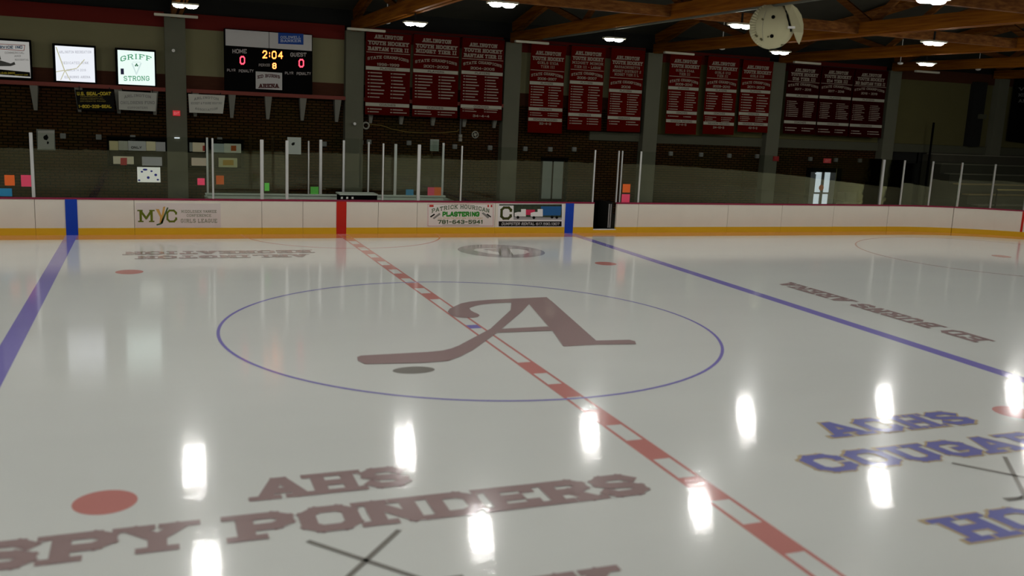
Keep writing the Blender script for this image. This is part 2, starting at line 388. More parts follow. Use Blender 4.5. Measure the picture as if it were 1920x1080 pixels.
# centre line with checker blocks
cl = flat()
strip(cl, -0.16, -0.11, -W, W); strip(cl, 0.11, 0.16, -W, W)
c = 2.90
while c < W:
    for sgn in (-1, 1): strip(cl, -0.11, 0.11, sgn * c - 0.33, sgn * c + 0.33)
    c += 1.245
mark(cl, 'centre_line', P_RED, 'red centre line with filled and open blocks')
b_ = flat(); strip(b_, -0.11, 0.11, -0.15, 0.13); mark(b_, 'centre_dot', P_BLUE, 'small blue block at the middle of the red line')
for sx, nm in ((-7.68, 'left'), (7.77, 'right')):
    b_ = flat(); strip(b_, sx - 0.155, sx + 0.155, -W, W); mark(b_, 'blue_line', P_BLUE, 'blue line on the %s of the centre circle' % nm)
mark(ring(flat(), 0, 0, 4.55, 0.055, z=ZP * 2), 'centre_circle', P_BLUE, 'thin blue centre circle')
for sx in (-1, 1):
    for sy in (-1, 1):
        mark(disc(flat(), sx * 6.06, sy * 6.62, 0.30), 'faceoff_dot', P_RED)
mark(ring(flat(), 0, W, 3.05, 0.05, 180, 360, 60), 'referee_crease', P_RED, 'thin red half circle against the far boards')
for sx in (-1, 1):
    for sy in (-1, 1):
        if sx < 0 and sy < 0: continue
        mark(ring(flat(), sx * 20.75, sy * 6.7, 4.57, 0.05), 'end_zone_circle', P_RED)
        mark(disc(flat(), sx * 20.75, sy * 6.7, 0.3), 'end_zone_dot', P_RED)
gl = flat()
for sx in (-1, 1): strip(gl, sx * 26.75 - 0.03, sx * 26.75 + 0.03, -11.3, 11.3)
mark(gl, 'goal_line', P_RED)
# letter A with a hockey stick as its left leg
lg = flat(); Z2 = ZP * 3
def P3(L, z=None): return [(x, y, Z2 if z is None else z) for x, y in L]
lg.poly(P3([(-0.13, 1.09), (-0.10, 1.32), (0.02, 1.58), (0.23, 1.84), (0.42, 1.75), (0.44, 1.56), (0.40, 1.36), (0.41, 1.20), (0.44, 1.03), (0.43, 0.89), (0.34, 0.76), (0.23, 0.71), (0.06, 0.72), (-0.07, 0.81), (-0.13, 0.95)]))
lg.poly(P3([(0.23, 1.84), (0.42, 2.06), (0.65, 2.20), (0.88, 2.28), (1.13, 2.33), (1.09, 1.96), (0.86, 1.90), (0.67, 1.80), (0.54, 1.68), (0.42, 1.55)]))
lg.poly(P3([(1.13, 2.33), (2.51, 2.42), (2.45, 2.02), (1.09, 1.96)]))
lg.poly(P3([(2.00, 2.03), (2.51, 2.42), (2.43, 1.89), (1.83, -1.46), (1.71, -1.74), (1.06, -1.74), (1.12, -1.50), (1.33, -0.65), (1.80, 1.61), (1.86, 1.95)]))
lg.poly(P3([(1.71, -1.44), (1.83, -1.46), (2.47, -1.52), (2.52, -1.64), (2.43, -1.85), (1.71, -1.74)]))
lg.poly(P3([(1.98, 2.03), (1.52, 2.00), (1.22, 1.26), (0.25, -0.24), (-0.72, -1.34), (-0.57, -1.67), (0.29, -0.53), (1.38, 1.05), (1.92, 1.90)]))
lg.poly(P3([(-0.72, -1.34), (-0.90, -1.50), (-1.09, -1.61), (-1.37, -1.65), (-2.47, -1.66), (-2.55, -1.74), (-2.58, -1.95), (-2.52, -2.18), (-1.60, -2.29), (-1.19, -2.26), (-0.90, -2.02), (-0.57, -1.67)]))
lg.poly(P3([(0.44, -0.29), (1.40, -0.26), (1.36, -0.60), (0.24, -0.57)]))
lg.v = list(lg.v)
for fi, f in enumerate(lg.f):
    for i in f: lg.v[i] = (lg.v[i][0], lg.v[i][1], lg.v[i][2] + .0004 * fi)
mark(lg, 'letter_logo', P_MAROON, 'brown letter A with a hockey stick leg')
mark(disc(flat(), -1.86, -2.65, 0.33, ry=0.20), 'puck_drawing', P_DARK, 'dark oval puck under the stick blade')
# oval badge near the far boards
mark(disc(flat(), 3.92, 9.10, 1.27, z=ZP), 'round_badge', P_GREY, 'round grey badge near the far boards')
Z2 = ZP * 2.2
ov = flat()
ov.poly(P3([(3.10, 9.25), (3.30, 9.55), (3.70, 9.62), (3.92, 9.60), (3.92, 9.50), (3.45, 9.40), (3.72, 8.82), (3.60, 8.35), (3.34, 8.65)]))
ov.poly(P3([(4.20, 9.42), (4.55, 9.40), (4.72, 9.1), (4.66, 8.75), (4.40, 8.45), (3.98, 8.32), (4.08, 8.9)]))
mark(ov, 'badge_lettering', P_WHITE, 'pale letter shapes inside the grey badge')
Z2 = ZP * 3
bs = flat(); bs.poly(P3([(3.97, 9.55), (4.05, 9.55), (3.62, 8.2), (3.54, 8.2)])); bs.poly(P3([(4.25, 9.55), (4.33, 9.55), (3.95, 8.2), (3.87, 8.2)]))
mark(bs, 'badge_strokes', P_DARK)
# writing in the ice
def itext(name, m, txt, cx, cy, h, width, u=(1, 0, 0), v=(0, 1, 0), t=1.5, z=Z2, **k):
    return mark(put(flat(), text2d(txt, h, width=width, t=t, **k), (cx, cy, z), u, v), name, m)
itext('ice_lettering', P_MAROON, 'RECREATION', -3.86, 9.40, 0.50, 4.72, (-1, 0, 0), (0, -1, 0))['label'] = 'word RECREATION upside down near the far boards'
itext('ice_lettering', P_MAROON, 'ARLINGTON', -3.82, 8.68, 0.46, 4.20, (-1, 0, 0), (0, -1, 0))['label'] = 'word ARLINGTON upside down near the far boards'
itext('ice_lettering', P_MAROON, 'ED BURNS ARENA', 9.45, 0.15, 0.54, 6.2, (0, 1, 0), (-1, 0, 0))['label'] = 'ED BURNS ARENA beside the right blue line'
itext('ice_lettering', P_MAROON, 'AHS', -3.82, -6.70, 0.56, 1.62, t=1.58, gap=1.4)['label'] = 'word AHS above SPY PONDERS'
itext('ice_lettering', P_MAROON, 'SPY PONDERS', -3.86, -7.57, 0.58, 6.55, t=1.58, gap=1.4)['label'] = 'words SPY PONDERS'
itext('ice_lettering', P_MAROON, 'HOCKEY', -3.85, -9.50, 0.58, 4.0, t=1.58, gap=1.4)['label'] = 'word HOCKEY below the left crossed sticks'
for txt, cy, wd in (('ACHS', -6.60, 2.45), ('COUGARS', -7.60, 4.5), ('HOCKEY', -9.50, 4.0)):
    itext('ice_lettering_outline', P_GOLD, txt, 3.92, cy, 0.60, wd + 0.08, t=1.66, z=ZP * 2, slant=-0.12)
    itext('ice_lettering', P_NAVY, txt, 3.92, cy, 0.54, wd, t=1.36, slant=-0.12)['label'] = 'navy word %s on the right' % txt
for cx in (-3.87, 3.87):
    st = flat()
    for sg in (-1, 1):
        a = Vector((cx + sg * 0.43, -8.00, Z2)); b = Vector((cx - sg * 0.42, -9.02, Z2)); d = (b - a).normalized(); n = Vector((-d.y, d.x, 0)) * 0.028
        st.poly([a - n, b - n, b + n, a + n])
        st.poly([b - n, b + n, b + Vector((-sg * 0.32, 0.02, 0)), b + Vector((-sg * 0.32, -0.07, 0)), b + Vector((-sg * 0.05, -0.09, 0))])
    mark(st, 'crossed_sticks_drawing', P_DARK, 'crossed hockey sticks drawn on the %s' % ('left' if cx < 0 else 'right'))

# ------------------------------------------------------------------ back wall and columns
CX = [-16.9, -10.8, -4.66, 1.48, 7.62, 13.83, 19.93, 26.35, 33.0]
WY = 18.88
wb = sroot('wall_back')
def wallbox(x0, x1, z0, z1, m, name, Y=WY, th=0.25):
    return MB().box(x0, x1, Y, Y + th, z0, z1).build(name, m, wb)
wallbox(-34, 26.35, 0, 4.76, M_BRICK, 'brickwork')
def cbot(i): return 4.74 if CX[i] < 13 else 3.36
for i in range(len(CX) - 1):
    x0, x1 = CX[i] + 0.33, CX[i + 1] - 0.33
    cm = M_CREAM if CX[i] < 13 else M_OLIVE
    zb = cbot(i)
    if CX[i] > 26: continue
    wallbox(x0, x1, zb, 6.30, cm, 'plaster_panel', WY - 0.04, 0.2)
    wallbox(x0, x1, 6.30, 6.80, M_HEAD, 'header_board', WY - 0.10, 0.3)
    if CX[i] < 13: wallbox(x0, x1, 4.27, 4.74, M_BAND, 'timber_band', WY - 0.05, 0.2)
    else: wallbox(x0, x1, 2.98, 3.35, M_LINTEL, 'lintel', WY - 0.12, 0.3)
wallbox(11.2, 13.5, 3.02, 3.36, M_LINTEL, 'lintel', WY - 0.10, 0.3)
wallbox(26.68, 46, 3.36, 6.30, M_OLIVE, 'plaster_panel', WY - 0.04, 0.2)
wallbox(26.68, 46, 6.30, 6.80, M_BAND, 'header_board', WY - 0.10, 0.3)
wallbox(26.68, 46, 2.98, 3.35, M_LINTEL, 'lintel', WY - 0.12, 0.3)
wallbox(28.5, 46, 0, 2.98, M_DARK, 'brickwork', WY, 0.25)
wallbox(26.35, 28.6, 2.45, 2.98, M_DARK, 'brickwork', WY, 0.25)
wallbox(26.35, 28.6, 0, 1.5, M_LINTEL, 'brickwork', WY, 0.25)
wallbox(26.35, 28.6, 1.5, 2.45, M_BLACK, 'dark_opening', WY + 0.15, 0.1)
wallbox(-34, 46, 6.80, 7.6, M_DARK, 'brickwork', WY + 0.02, 0.25)
# sloped piers at the far right of the wall
for i, cx in enumerate(CX):
    c_ = MB(); c_.box(cx - 0.335, cx + 0.335, 18.5, WY + 0.05, 0, 6.62)
    o = struct(c_.build('trim_%d' % (i + 1), M_CONC, bevel=0.01))
# enclosing walls and ceiling
struct(MB().box(-34.3, -34, -22, 19.2, 0, 9.5).build('wall_left', M_DARK))
struct(MB().box(46, 46.3, -22, 19.2, 0, 9.5).build('wall_right', M_OLIVE))
struct(MB().box(-34.3, 46.3, -22.3, -22, 0, 9.5).build('wall_near', M_DARK))
cl_ = MB(); NP = 20
def roofz(y): return 7.35 + 2.2 * (1 - (y / 19.0) ** 2)
for k in range(NP):
    y0 = -22.3 + 41.5 * k / NP; y1 = -22.3 + 41.5 * (k + 1) / NP
    z0, z1 = max(roofz(y0), 6.9), max(roofz(y1), 6.9)
    cl_.hexa([(-34.3, y0, z0), (46.3, y0, z0), (46.3, y1, z1), (-34.3, y1, z1), (-34.3, y0, z0 + .15), (46.3, y0, z0 + .15), (46.3, y1, z1 + .15), (-34.3, y1, z1 + .15)])
struct(cl_.build('ceiling', M_DECK))

# ------------------------------------------------------------------ roof trusses
TR = [-16.9, -10.8, -4.62, 1.50, 7.65, 13.9, 20.1, 26.3, 32.5]
TRN = {-16.9: 'out of frame on the left', -10.8: 'next to the left frame edge', -4.62: 'over the pier right of the green-lettered screen', 1.5: 'starting above the pier right of the scoreboard',
       7.65: 'from which the giant helmet hangs', 13.9: 'passing just behind the giant helmet', 20.1: 'second one right of the giant helmet', 26.3: 'third one right of the giant helmet', 32.5: 'farthest right in the hall'}
for tx in TR:
    t = thing('roof_truss', (tx, 0, 6.6), 'orange-brown timber roof truss ' + TRN[tx], 'truss', 'timber roof trusses')
    MB().box(tx - 0.16, tx - 0.04, -18.6, 18.6, 6.60, 6.98).box(tx + 0.04, tx + 0.16, -18.6, 18.6, 6.60, 6.98).build('bottom_chord', M_WOOD, t)
    tc_ = MB()
    for k in range(12):
        y0 = -18.6 + 37.2 * k / 12; y1 = -18.6 + 37.2 * (k + 1) / 12
        tc_.bar((tx, y0, roofz(y0) - 0.25), (tx, y1, roofz(y1) - 0.25), 0.2, 0.34)
    tc_.build('top_chord', M_WOOD, t)
    for k in range(12):
        y0 = -18.6 + 37.2 * k / 12; y1 = -18.6 + 37.2 * (k + 1) / 12
        a, b = ((y0, 6.9), (y1, roofz(y1) - 0.3)) if k % 2 == 0 else ((y0, roofz(y0) - 0.3), (y1, 6.9))
        MB().bar((tx, a[0], a[1]), (tx, b[0], b[1]), 0.09, 0.2).build('web', M_WOOD2, t)
    if abs(tx - 7.65) < .1:
        MB().box(tx - 0.09, tx - 0.03, -18, 15.5, 6.55, 6.595).build('pipe', mat('dull_pipe', (0.09, 0.09, 0.07), 0.7), t)['label'] = 'grey conduit under the truss'
BAY = ['farthest left bay', 'bay at left frame edge', 'bay above the scoreboard', 'bay above the left banners', 'bay left of the helmet', 'bay right of the helmet', 'bay above the dark maroon banners', 'farthest right bay']
for i in range(len(TR) - 1):
    for y in (6.6, 0.2, -6.2):
        where = {6.6: 'far', 0.2: 'middle', -6.2: 'near'}[y]
        o = MB(); o.box(TR[i] + 0.17, TR[i + 1] - 0.17, y - 0.07, y + 0.07, 6.66, 6.94)
        a = o.build('roof_brace', M_WOOD2)
        tag(a, '%s row timber brace between roof trusses, %s' % (where, BAY[i]), 'brace', 'timber cross braces between the trusses')
    # slanted x-brace toward roof
    for y in (9.9, 3.4):
        o = MB(); o.bar((TR[i] + 0.2, y, 6.9), (TR[i + 1] - 0.2, y - 0.4, roofz(y) - 0.4), 0.08, 0.2)
        tag(o.build('sway_brace', M_WOOD2), 'slanted timber sway brace, %s row, %s' % ('farther' if y > 5 else 'nearer', BAY[i]), 'brace', 'slanted braces in the roof')
# pale bearing bars in front of column heads
for i, cx in enumerate(CX):
    if cx > 27.5: pass
    n = ['out of frame on the left', 'just outside the left edge', 'under the double lamp at upper left', 'right of the scoreboard', 'above the fourth banner', 'above the seventh banner', 'above the tenth banner', 'under the far right small lamp', 'above the far right pier'][i]
    tag(MB().box(cx - 0.66, cx + 0.66, 16.6, 16.75, 6.49, 6.57).build('ledge_bar', M_STEEL, bevel=0.01), 'pale horizontal steel bar at pier head ' + n, 'bar', 'pale bars at the pier heads')

# ------------------------------------------------------------------ ceiling lamps
def lamp(x, y, z=6.32):
    t = thing('ceiling_lamp', (x, y, z), '', 'lamp', 'twin ceiling lamps over the ice')
    MB().box(x - 0.33, x + 0.33, y - 0.17, y + 0.17, z + 0.005, z + 0.05).build('housing', M_STEEL, t, bevel=0.01)
    MB().box(x - 0.02, x + 0.02, y - 0.02, y + 0.02, z + 0.05, 6.62).build('bracket', M_DARK, t)
    for s in (-1, 1):
        MB().lathe((x + s * 0.15, y, z), [(0.02, -0.07), (0.09, -0.062), (0.135, -0.035), (0.152, 0.0)], 12).build('lens', M_LAMP, t)
    return t
LX = [-23.1, -17.0, -10.8, -4.6, 1.55, 7.85, 14.0, 20.25, 26.9]
LY = [10.5, 4.2, -2.2, -9.2]
colw = {-23.1: 'outermost on the left', -17.0: 'second from the left', -10.8: 'past the left frame edge', -4.6: 'above the first pier', 1.55: 'above the second pier', 7.85: 'along the helmet truss', 14.0: 'truss behind the helmet', 20.25: 'second truss past the helmet', 26.9: 'third truss past the helmet'}
roww = {10.5: 'row nearest the banners', 4.2: 'second row from the banners', -2.2: 'third row from the banners', -9.2: 'row nearest the viewer'}
for x in LX:
    for y in LY:
        t = lamp(x + (0.3 if y == 4.2 and x > 1 else 0), y)
        t['label'] = 'bright twin ceiling lamp, %s, %s' % (roww[y], colw[x])
for (px, py, Y, wh) in ((726, 42, 15.5, 'right of the second pier head'), (1354, 91, 15.5, 'above the banners left of the helmet'), (1834, 130, 15.5, 'at the far right'), (1688, 119, 15.5, 'left of the farthest right lamp')):
    p = at(px, py, Y)
    tag(MB().lathe((p.x, p.y, p.z), [(0.03, -0.05), (0.10, -0.03), (0.12, 0.03), (0.04, 0.06)], 12).tube([(p.x, p.y, p.z + .05), (p.x, p.y, roofz(p.y) + .05)], 0.015, 6).build('pendant_fitting', M_WHITE),
        'small white pendant fitting under the roof ' + wh, 'fitting', 'small white roof fittings')

# ------------------------------------------------------------------ dasher boards
BH = 1.04
def X(px, Y=W, py=410): return at(px, py, Y).x
def board(x0, x1, label, stripe=None):
    t = thing('dasher_board', ((x0 + x1) / 2, W + 0.06, 0), label, 'board', 'far side rink board panels')
    MB().box(x0 + 0.006, x1 - 0.006, W, W + 0.10, 0.2, BH - 0.03).build('face', M_BOARD, t)
    MB().box(x0 + 0.003, x1 - 0.003, W - 0.012, W + 0.10, 0, 0.2).build('kickplate', M_KICK, t)
    MB().box(x0, x1, W - 0.01, W + 0.13, BH - 0.03, BH + 0.02).build('cap_rail', M_CAP, t)
    if stripe:
        c_, wd, m_, nm = stripe
        MB().box(c_ - wd / 2, c_ + wd / 2, W - 0.016, W - 0.001, 0.0, BH - 0.02).build('painted_stripe', m_, t)['label'] = nm
    return t
bx = [-20.5, -17.5, -14.5, -11.5] + [X(p) for p in (66, 252, 491, 568, 709, 782, 928, 1113)]
bl = ['out of frame on the left, farthest', 'out of frame on the left', 'past the left frame edge', 'at the left frame edge, with a low dark scuff', 'crossed by the wide blue stripe on the left',
      'carrying the olive lettered advert', 'plain narrow gate left of the red stripe', 'crossed by the red centre stripe', 'plain gate right of the red stripe', 'carrying the green plastering advert', 'crossed by the right blue stripe, beside the open gateway']
st_ = {4: (X(134.5), 0.31, M_STRIPEB, 'blue stripe'), 7: (X(640), 0.31, M_STRIPER, 'red stripe'), 10: (X(1067), 0.31, M_STRIPEB, 'blue stripe')}
for i in range(len(bx) - 1):
    board(bx[i], bx[i + 1], 'white rink board panel, ' + bl[i], st_.get(i))
bx2 = [X(1155.5), X(1196), X(1364), X(1465), X(1562), HX - RC]
bl2 = ['narrow one right of the open gateway', 'second right of the open gateway', 'third right of the open gateway', 'fourth right of the open gateway', 'last straight one before the right corner']
for i in range(len(bx2) - 1):
    board(bx2[i], bx2[i + 1], 'white rink board panel, ' + bl2[i])
# door sill at the open gate
GX0, GX1 = X(1113), X(1156)
gs = thing('gate_sill', ((GX0 + GX1) / 2, W, 0), 'low yellow sill with white top across the open gateway', 'sill')
MB().box(GX0, GX1, W - 0.01, W + 0.1, 0, 0.10).build('sill_face', M_KICK, gs); MB().box(GX0, GX1, W - 0.012, W + 0.12, 0.10, 0.125).build('sill_top', M_WHITE, gs)
# open gate swung inward behind
go = thing('open_gate', (GX1 - 0.05, W + 0.2, 0), 'open rink gate swung back edge-on in the dark gateway', 'gate')
MB().box(GX1 - 0.16, GX1 - 0.09, W + 0.15, W + 1.15, 0.1, BH).build('gate_leaf', M_DARK, go)
for k in (0, 1): MB().box(GX1 - 0.25 + 0.07 * k, GX1 - 0.22 + 0.07 * k, W + 0.14, W + 0.17, 0.16, BH - 0.05).build('gate_rail', M_GREY, go)
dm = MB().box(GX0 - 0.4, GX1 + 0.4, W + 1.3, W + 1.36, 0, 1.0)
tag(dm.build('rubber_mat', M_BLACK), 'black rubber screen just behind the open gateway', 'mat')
# curved corner boards (right) and unseen rest of the rink
def arc_board(a0, a1, label, cx=HX - RC, cy=W - RC, n=6, stripe=None, plain=False):
    am = math.radians((a0 + a1) / 2)
    t = thing('dasher_board', (cx + RC * math.cos(am), cy + RC * math.sin(am), 0), label, 'board', 'curved corner rink board panels')
    def shell(r0, r1, z0, z1, name, m_, A0=a0, A1=a1, nn=n):
        mb = MB()
        for k in range(nn):
            a = math.radians(A0 + (A1 - A0) * k / nn); b = math.radians(A0 + (A1 - A0) * (k + 1) / nn)
            p = lambda r, q, z: (cx + r * math.cos(q), cy + r * math.sin(q), z)
            mb.hexa([p(r0, a, z0), p(r1, a, z0), p(r1, b, z0), p(r0, b, z0), p(r0, a, z1), p(r1, a, z1), p(r1, b, z1), p(r0, b, z1)])
        return mb.build(name, m_, t)
    shell(RC, RC + 0.1, 0.2, BH - 0.03, 'face', M_BOARD); shell(RC - 0.012, RC + 0.1, 0, 0.2, 'kickplate', M_KICK); shell(RC - 0.01, RC + 0.13, BH - 0.03, BH + 0.02, 'cap_rail', M_CAP)
    if stripe: shell(RC - 0.018, RC - 0.002, 0, BH - 0.03, 'painted_stripe', M_STRIPER, stripe - 0.28, stripe + 0.28, 2)['label'] = 'thin red goal line stripe'
    return t
ga = math.degrees(math.acos((26.75 - (HX - RC)) / RC))
arc_board(70.5, 89.9, 'curved white board panel starting the right corner')
arc_board(38, 70.3, 'curved white board panel with the thin red goal line stripe', stripe=ga)
arc_board(0, 37.8, 'curved white board panel past the right frame edge')
arc_board(90, 180, 'curved white boards of the far left corner, out of frame', cx=-(HX - RC), n=14)
rest = MB()
rest.box(-(HX - RC), HX - RC, -W - 0.1, -W, 0, BH); rest.box(HX, HX + 0.1, -(W - RC), W - RC, 0, BH); rest.box(-HX - 0.1, -HX, -(W - RC), W - RC, 0, BH)
for cx in (HX - RC, -(HX - RC)):
    for k in range(8):
        s0 = 270 if cx > 0 else 180
        a = math.radians(s0 + 90 * k / 8); b = math.radians(s0 + 90 * (k + 1) / 8); cy = -(W - RC)
        p = lambda r, q, z: (cx + r * math.cos(q), cy + r * math.sin(q), z)
        rest.hexa([p(RC, a, 0), p(RC + .1, a, 0), p(RC + .1, b, 0), p(RC, b, 0), p(RC, a, BH), p(RC + .1, a, BH), p(RC + .1, b, BH), p(RC, b, BH)])
struct(rest.build('trim_20', M_BOARD))

# ------------------------------------------------------------------ glass and posts
GZ = 2.84; GYF = W + 0.06
def post(x, Y, z0, z1, wd, label, grp='aluminium glass posts', dp=0.06):
    return tag(MB().box(x - wd / 2, x + wd / 2, Y - dp / 2, Y + dp / 2, z0, z1).build('glass_post', M_ALU, bevel=0.006), label, 'post', grp)
def pane(x0, x1, Y, z0, z1, label):
    return tag(MB().box(x0, x1, Y - 0.006, Y + 0.006, z0, z1).build('safety_glass', M_GLASS), label, 'glass', 'clear rink glass panes')
FP = [(61, .085, 'left of the framed picture'), (399, .05, 'in front of the right display cabinet'), (491, .10, 'thick one left of the box poster'), (538, .085, 'touching the left edge of the box poster'),
      (718, .045, 'thin one right of the scorer console'), (785, .10, 'thick one left of the plastering advert'), (865, .045, 'thin one above the plastering advert'),
      (1114, .05, 'at the left jamb of the open gateway'), (1158.5, .04, 'at the right jamb of the open gateway'), (1165, .035, 'doubling the right gateway jamb'), (1200, .06, 'one pane right of the gateway')]
fx = []
for px, wd, lb in FP:
    x = at(px, 320, GYF).x; fx.append(x)
    post(x, GYF, BH + 0.02, GZ, wd, 'aluminium glass post ' + lb)
segs = [(-20.5, -17), (-17, -13.5), (-13.5, fx[0] - 0.05), (fx[0] + .05, (fx[0] + fx[1]) / 2), ((fx[0] + fx[1]) / 2 + .006, fx[1] - .03), (fx[1] + .03, fx[2] - .05), (fx[2] + .05, fx[3] - .05), (fx[4] + .03, fx[5] - .05),
        (fx[5] + .05, fx[6] - .03), (fx[6] + .03, (fx[6] + fx[7]) / 2), ((fx[6] + fx[7]) / 2 + .006, fx[7] - .03), (fx[9] + .03, fx[10] - .04)]
sn = ['far outside the left frame edge', 'outside the left frame edge', 'at the left frame edge behind the coloured notes', 'in front of the framed picture', 'carrying the spotted paper', 'in front of the right display cabinet', 'left of the box poster',
      'right of the scorer console', 'left of the plastering advert', 'above the plastering advert', 'left of the open gateway', 'narrow one right of the open gateway']
for (a, b), lb in zip(segs, sn): pane(a, b, GYF, BH + 0.02, GZ, 'clear rink glass pane ' + lb)
rs = [fx[10] + .04 + (20.98 - fx[10]) * k / 5 for k in range(6)]
for k in range(5): pane(rs[k], rs[k + 1] - 0.006, GYF, BH + 0.02, GZ, 'seamless clear glass pane, %s of five from gateway to right corner' % ['first', 'second', 'third', 'fourth', 'fifth'][k])
# corner posts and panes follow the curve
cpt = []
for px, py, wd, lb in ((1653, 345, .10, 'thick one where the right corner starts'), (1692, 345, .06, 'second of the right corner'), (1744, 350, .07, 'third of the right corner'), (1799, 352, .07, 'fourth of the right corner'), (1861, 352, .07, 'fifth of the right corner'), (1925, 356, .07, 'last by the right frame edge')):
    d = rayd(px, py); best = None
    for k in range(400):
        a = math.radians(90 * k / 400); q = Vector((HX - RC + (RC + .06) * math.cos(a), W - RC + (RC + .06) * math.sin(a), 0))
        e = abs((q.x - CAM.x) * d.y - (q.y - CAM.y) * d.x)
        if best is None or e < best[0]: best = (e, q)
    q = best[1]
    if px < 1690:
        g = at(px, py, GYF); q = Vector((min(g.x, HX - RC), GYF, 0))
    cpt.append(q)
    tag(MB().box(q.x - wd / 2, q.x + wd / 2, q.y - .03, q.y + .03, BH + 0.02, GZ - 0.03).build('glass_post', M_ALU, bevel=0.006), 'aluminium glass post ' + lb, 'post', 'aluminium glass posts')
for k in range(len(cpt) - 1):
    a, b = cpt[k], cpt[k + 1]
    tag(MB().bar((a.x + .05, a.y, (BH + GZ) / 2), (b.x - .05, b.y, (BH + GZ) / 2), 0.012, GZ - BH - 0.04).build('safety_glass', M_GLASS),
        'clear glass pane of the curved right corner, %s' % ['first', 'second', 'third', 'fourth', 'fifth'][k], 'glass', 'clear rink glass panes')
# back row of the boxes
BY = 14.7
for px, wd, y1, lb in ((389, .06, 258, 'back post seen through the front glass by the right cabinet'), (578, .04, 264, 'thin back post right of the box poster'), (601, .09, 262, 'thick back post between poster and console'), (644, .07, 263, 'back post above the left of the console'),
                      (690, .05, 266, 'dim back post above the right of the console'), (741, .09, 270, 'thick back post right of the console'), (830, .07, 268, 'dim back post right of the white notice')):
    x = at(px, 320, BY).x; z = at(px, y1, BY).z
    post(x, BY - (.05 if px in (578, 690) else 0), 1.06, z, wd, 'aluminium ' + lb, 'posts behind the boxes')
bxx = [at(p, 320, BY).x for p in (389, 601, 644, 741, 830)]
for k in range(4): pane(bxx[k] + .05, bxx[k + 1] - .05, BY, 1.08, 2.9, 'back glass pane of the boxes, %s' % ['left of the console', 'behind the console left part', 'behind the console right part', 'right of the console'][k])
lw = thing('box_wall', (0, BY, 0), 'low pale wall closing the back of the scorer and penalty boxes', 'wall')
xl, xr = at(386, 370, BY).x, at(833, 370, BY).x
M_PALE = mat('pale_green_panel', (0.42, 0.47, 0.40), 0.5)
MB().box(xl, xr, BY - .06, BY + .06, 0, 1.02).build('wall_panel', M_PALE, lw); MB().box(xl - .02, xr + .02, BY - .09, BY + .09, 1.02, 1.07).build('wall_cap', M_PALE, lw)
MB().bar((xr, BY, 0.5), (fx[6] - 0.03, W + 0.16, 0.5), 0.08, 1.0).build('side_panel', M_PALE, lw)
MB().box(xl - .05, xl + .03, W + .14, BY - .1, 0, 1.0).build('side_panel', M_PALE, lw)
cs = thing('scorer_console', (0.6, 13.5, 0), 'long black scorer console with pale top and three white dots behind the red stripe', 'console')
a = at(637, 370, 13.5); b = at(706, 370, 13.5); zt = at(670, 363, 13.5).z
cb = MB().box(a.x, b.x, 13.4, 14.0, 0.9, zt - 0.04).build('console_body', M_BLACK, cs); MB().box(a.x - .03, b.x + .02, 13.36, 14.05, zt - 0.04, zt).build('console_top', M_PALE, cs)
for k, px in enumerate((641, 651, 661)):
    q = at(px, 371, 13.39); MB().box(q.x - .03, q.x + .03, 13.38, 13.40, q.z - .03, q.z + .03).build('dial', M_WHITE, cb)
MB().box(a.x + 0.1, b.x - 0.1, 13.5, 13.9, 0, 0.9).build('console_base', M_DARK, cs)

# notes and papers on the glass
def sheet(name, px0, py0, px1, py1, Y, m_, label, cat='paper', th=0.006, extra=None):
    a = at(px0, py0, Y); b = at(px1, py1, Y)
    x0, x1, z1, z0 = a.x, b.x, a.z, b.z
    return (x0, x1, z0, z1), tag(MB().box(x0, x1, Y - th, Y, z0, z1).build(name, m_, extra), label, cat)
N_OR = mat('note_orange', (0.75, 0.14, 0.03), 0.6); N_PK = mat('note_pink', (0.80, 0.08, 0.16), 0.6); N_BL = mat('note_blue', (0.03, 0.22, 0.40), 0.6); N_GR = mat('note_green', (0.12, 0.5, 0.08), 0.6)
GF = W + 0.0535
for a_ in ((8, 328, 28, 348, GF, N_OR, 'orange square note taped to the glass at far left'), (39, 328, 59, 350, GF, N_PK, 'pink square note beside the leftmost glass post'), (-8, 353, 23, 368, GF, N_BL, 'blue notice low on the glass at the left edge'),
           (370, 334, 384, 347, GF, N_PK, 'small pink note left of the orange one by the first box post'), (405, 329, 420, 346, BY - .0065, N_OR, 'orange note right of the first box post'), (496, 343, 505, 358, GF, N_GR, 'green note right of a thick glass post'),
           (582, 350, 597, 365, BY - .0065, N_GR, 'green note left of the scorer console'), (761, 355, 775, 368, BY - .0065, N_BL, 'blue note between two thick posts'), (802, 351, 814, 367, BY - .0065, N_PK, 'pink note above the plastering advert'),
           (814.5, 351, 827, 367, BY - .0065, N_OR, 'orange note touching the pink one above the plastering advert'), (1168, 345, 1181, 361, GF, N_OR, 'orange note above the pink one right of the gateway'), (1166, 364, 1180, 380, GF, N_PK, 'pink note below the orange one right of the gateway')):
    sheet('paper_note', *a_)
a = at(257, 313, GF); b = at(301, 342, GF)
t = thing('notice_sheet', ((a.x + b.x) / 2, GF, b.z), 'white sheet with seven dark blue spots taped to the glass', 'notice')
MB().box(a.x, b.x, GF - .006, GF, b.z, a.z).build('sheet', mat('bright_sheet', (0.80, 0.86, 0.78), 0.6), t)
sp = flat()
for px, py, rx, ry in ((272, 318, 4, 1.8), (266, 322, 2, 1.6), (284, 321, 2, 1.5), (292, 328, 2.4, 2.2), (278, 333, 2.4, 2.4), (261, 338, 2, 1.6), (296, 337, 2, 1.6)):
    q = at(px, py, GF - .008); k_ = 0.0165
    sp.poly([(q.x + rx * k_ * math.cos(2 * PI * j / 10), GF - .008, q.z + ry * k_ * math.sin(2 * PI * j / 10)) for j in range(10)])
sp.build('blue_spots', mat('ink_blue', (0.02, 0.03, 0.18), 0.6), t)

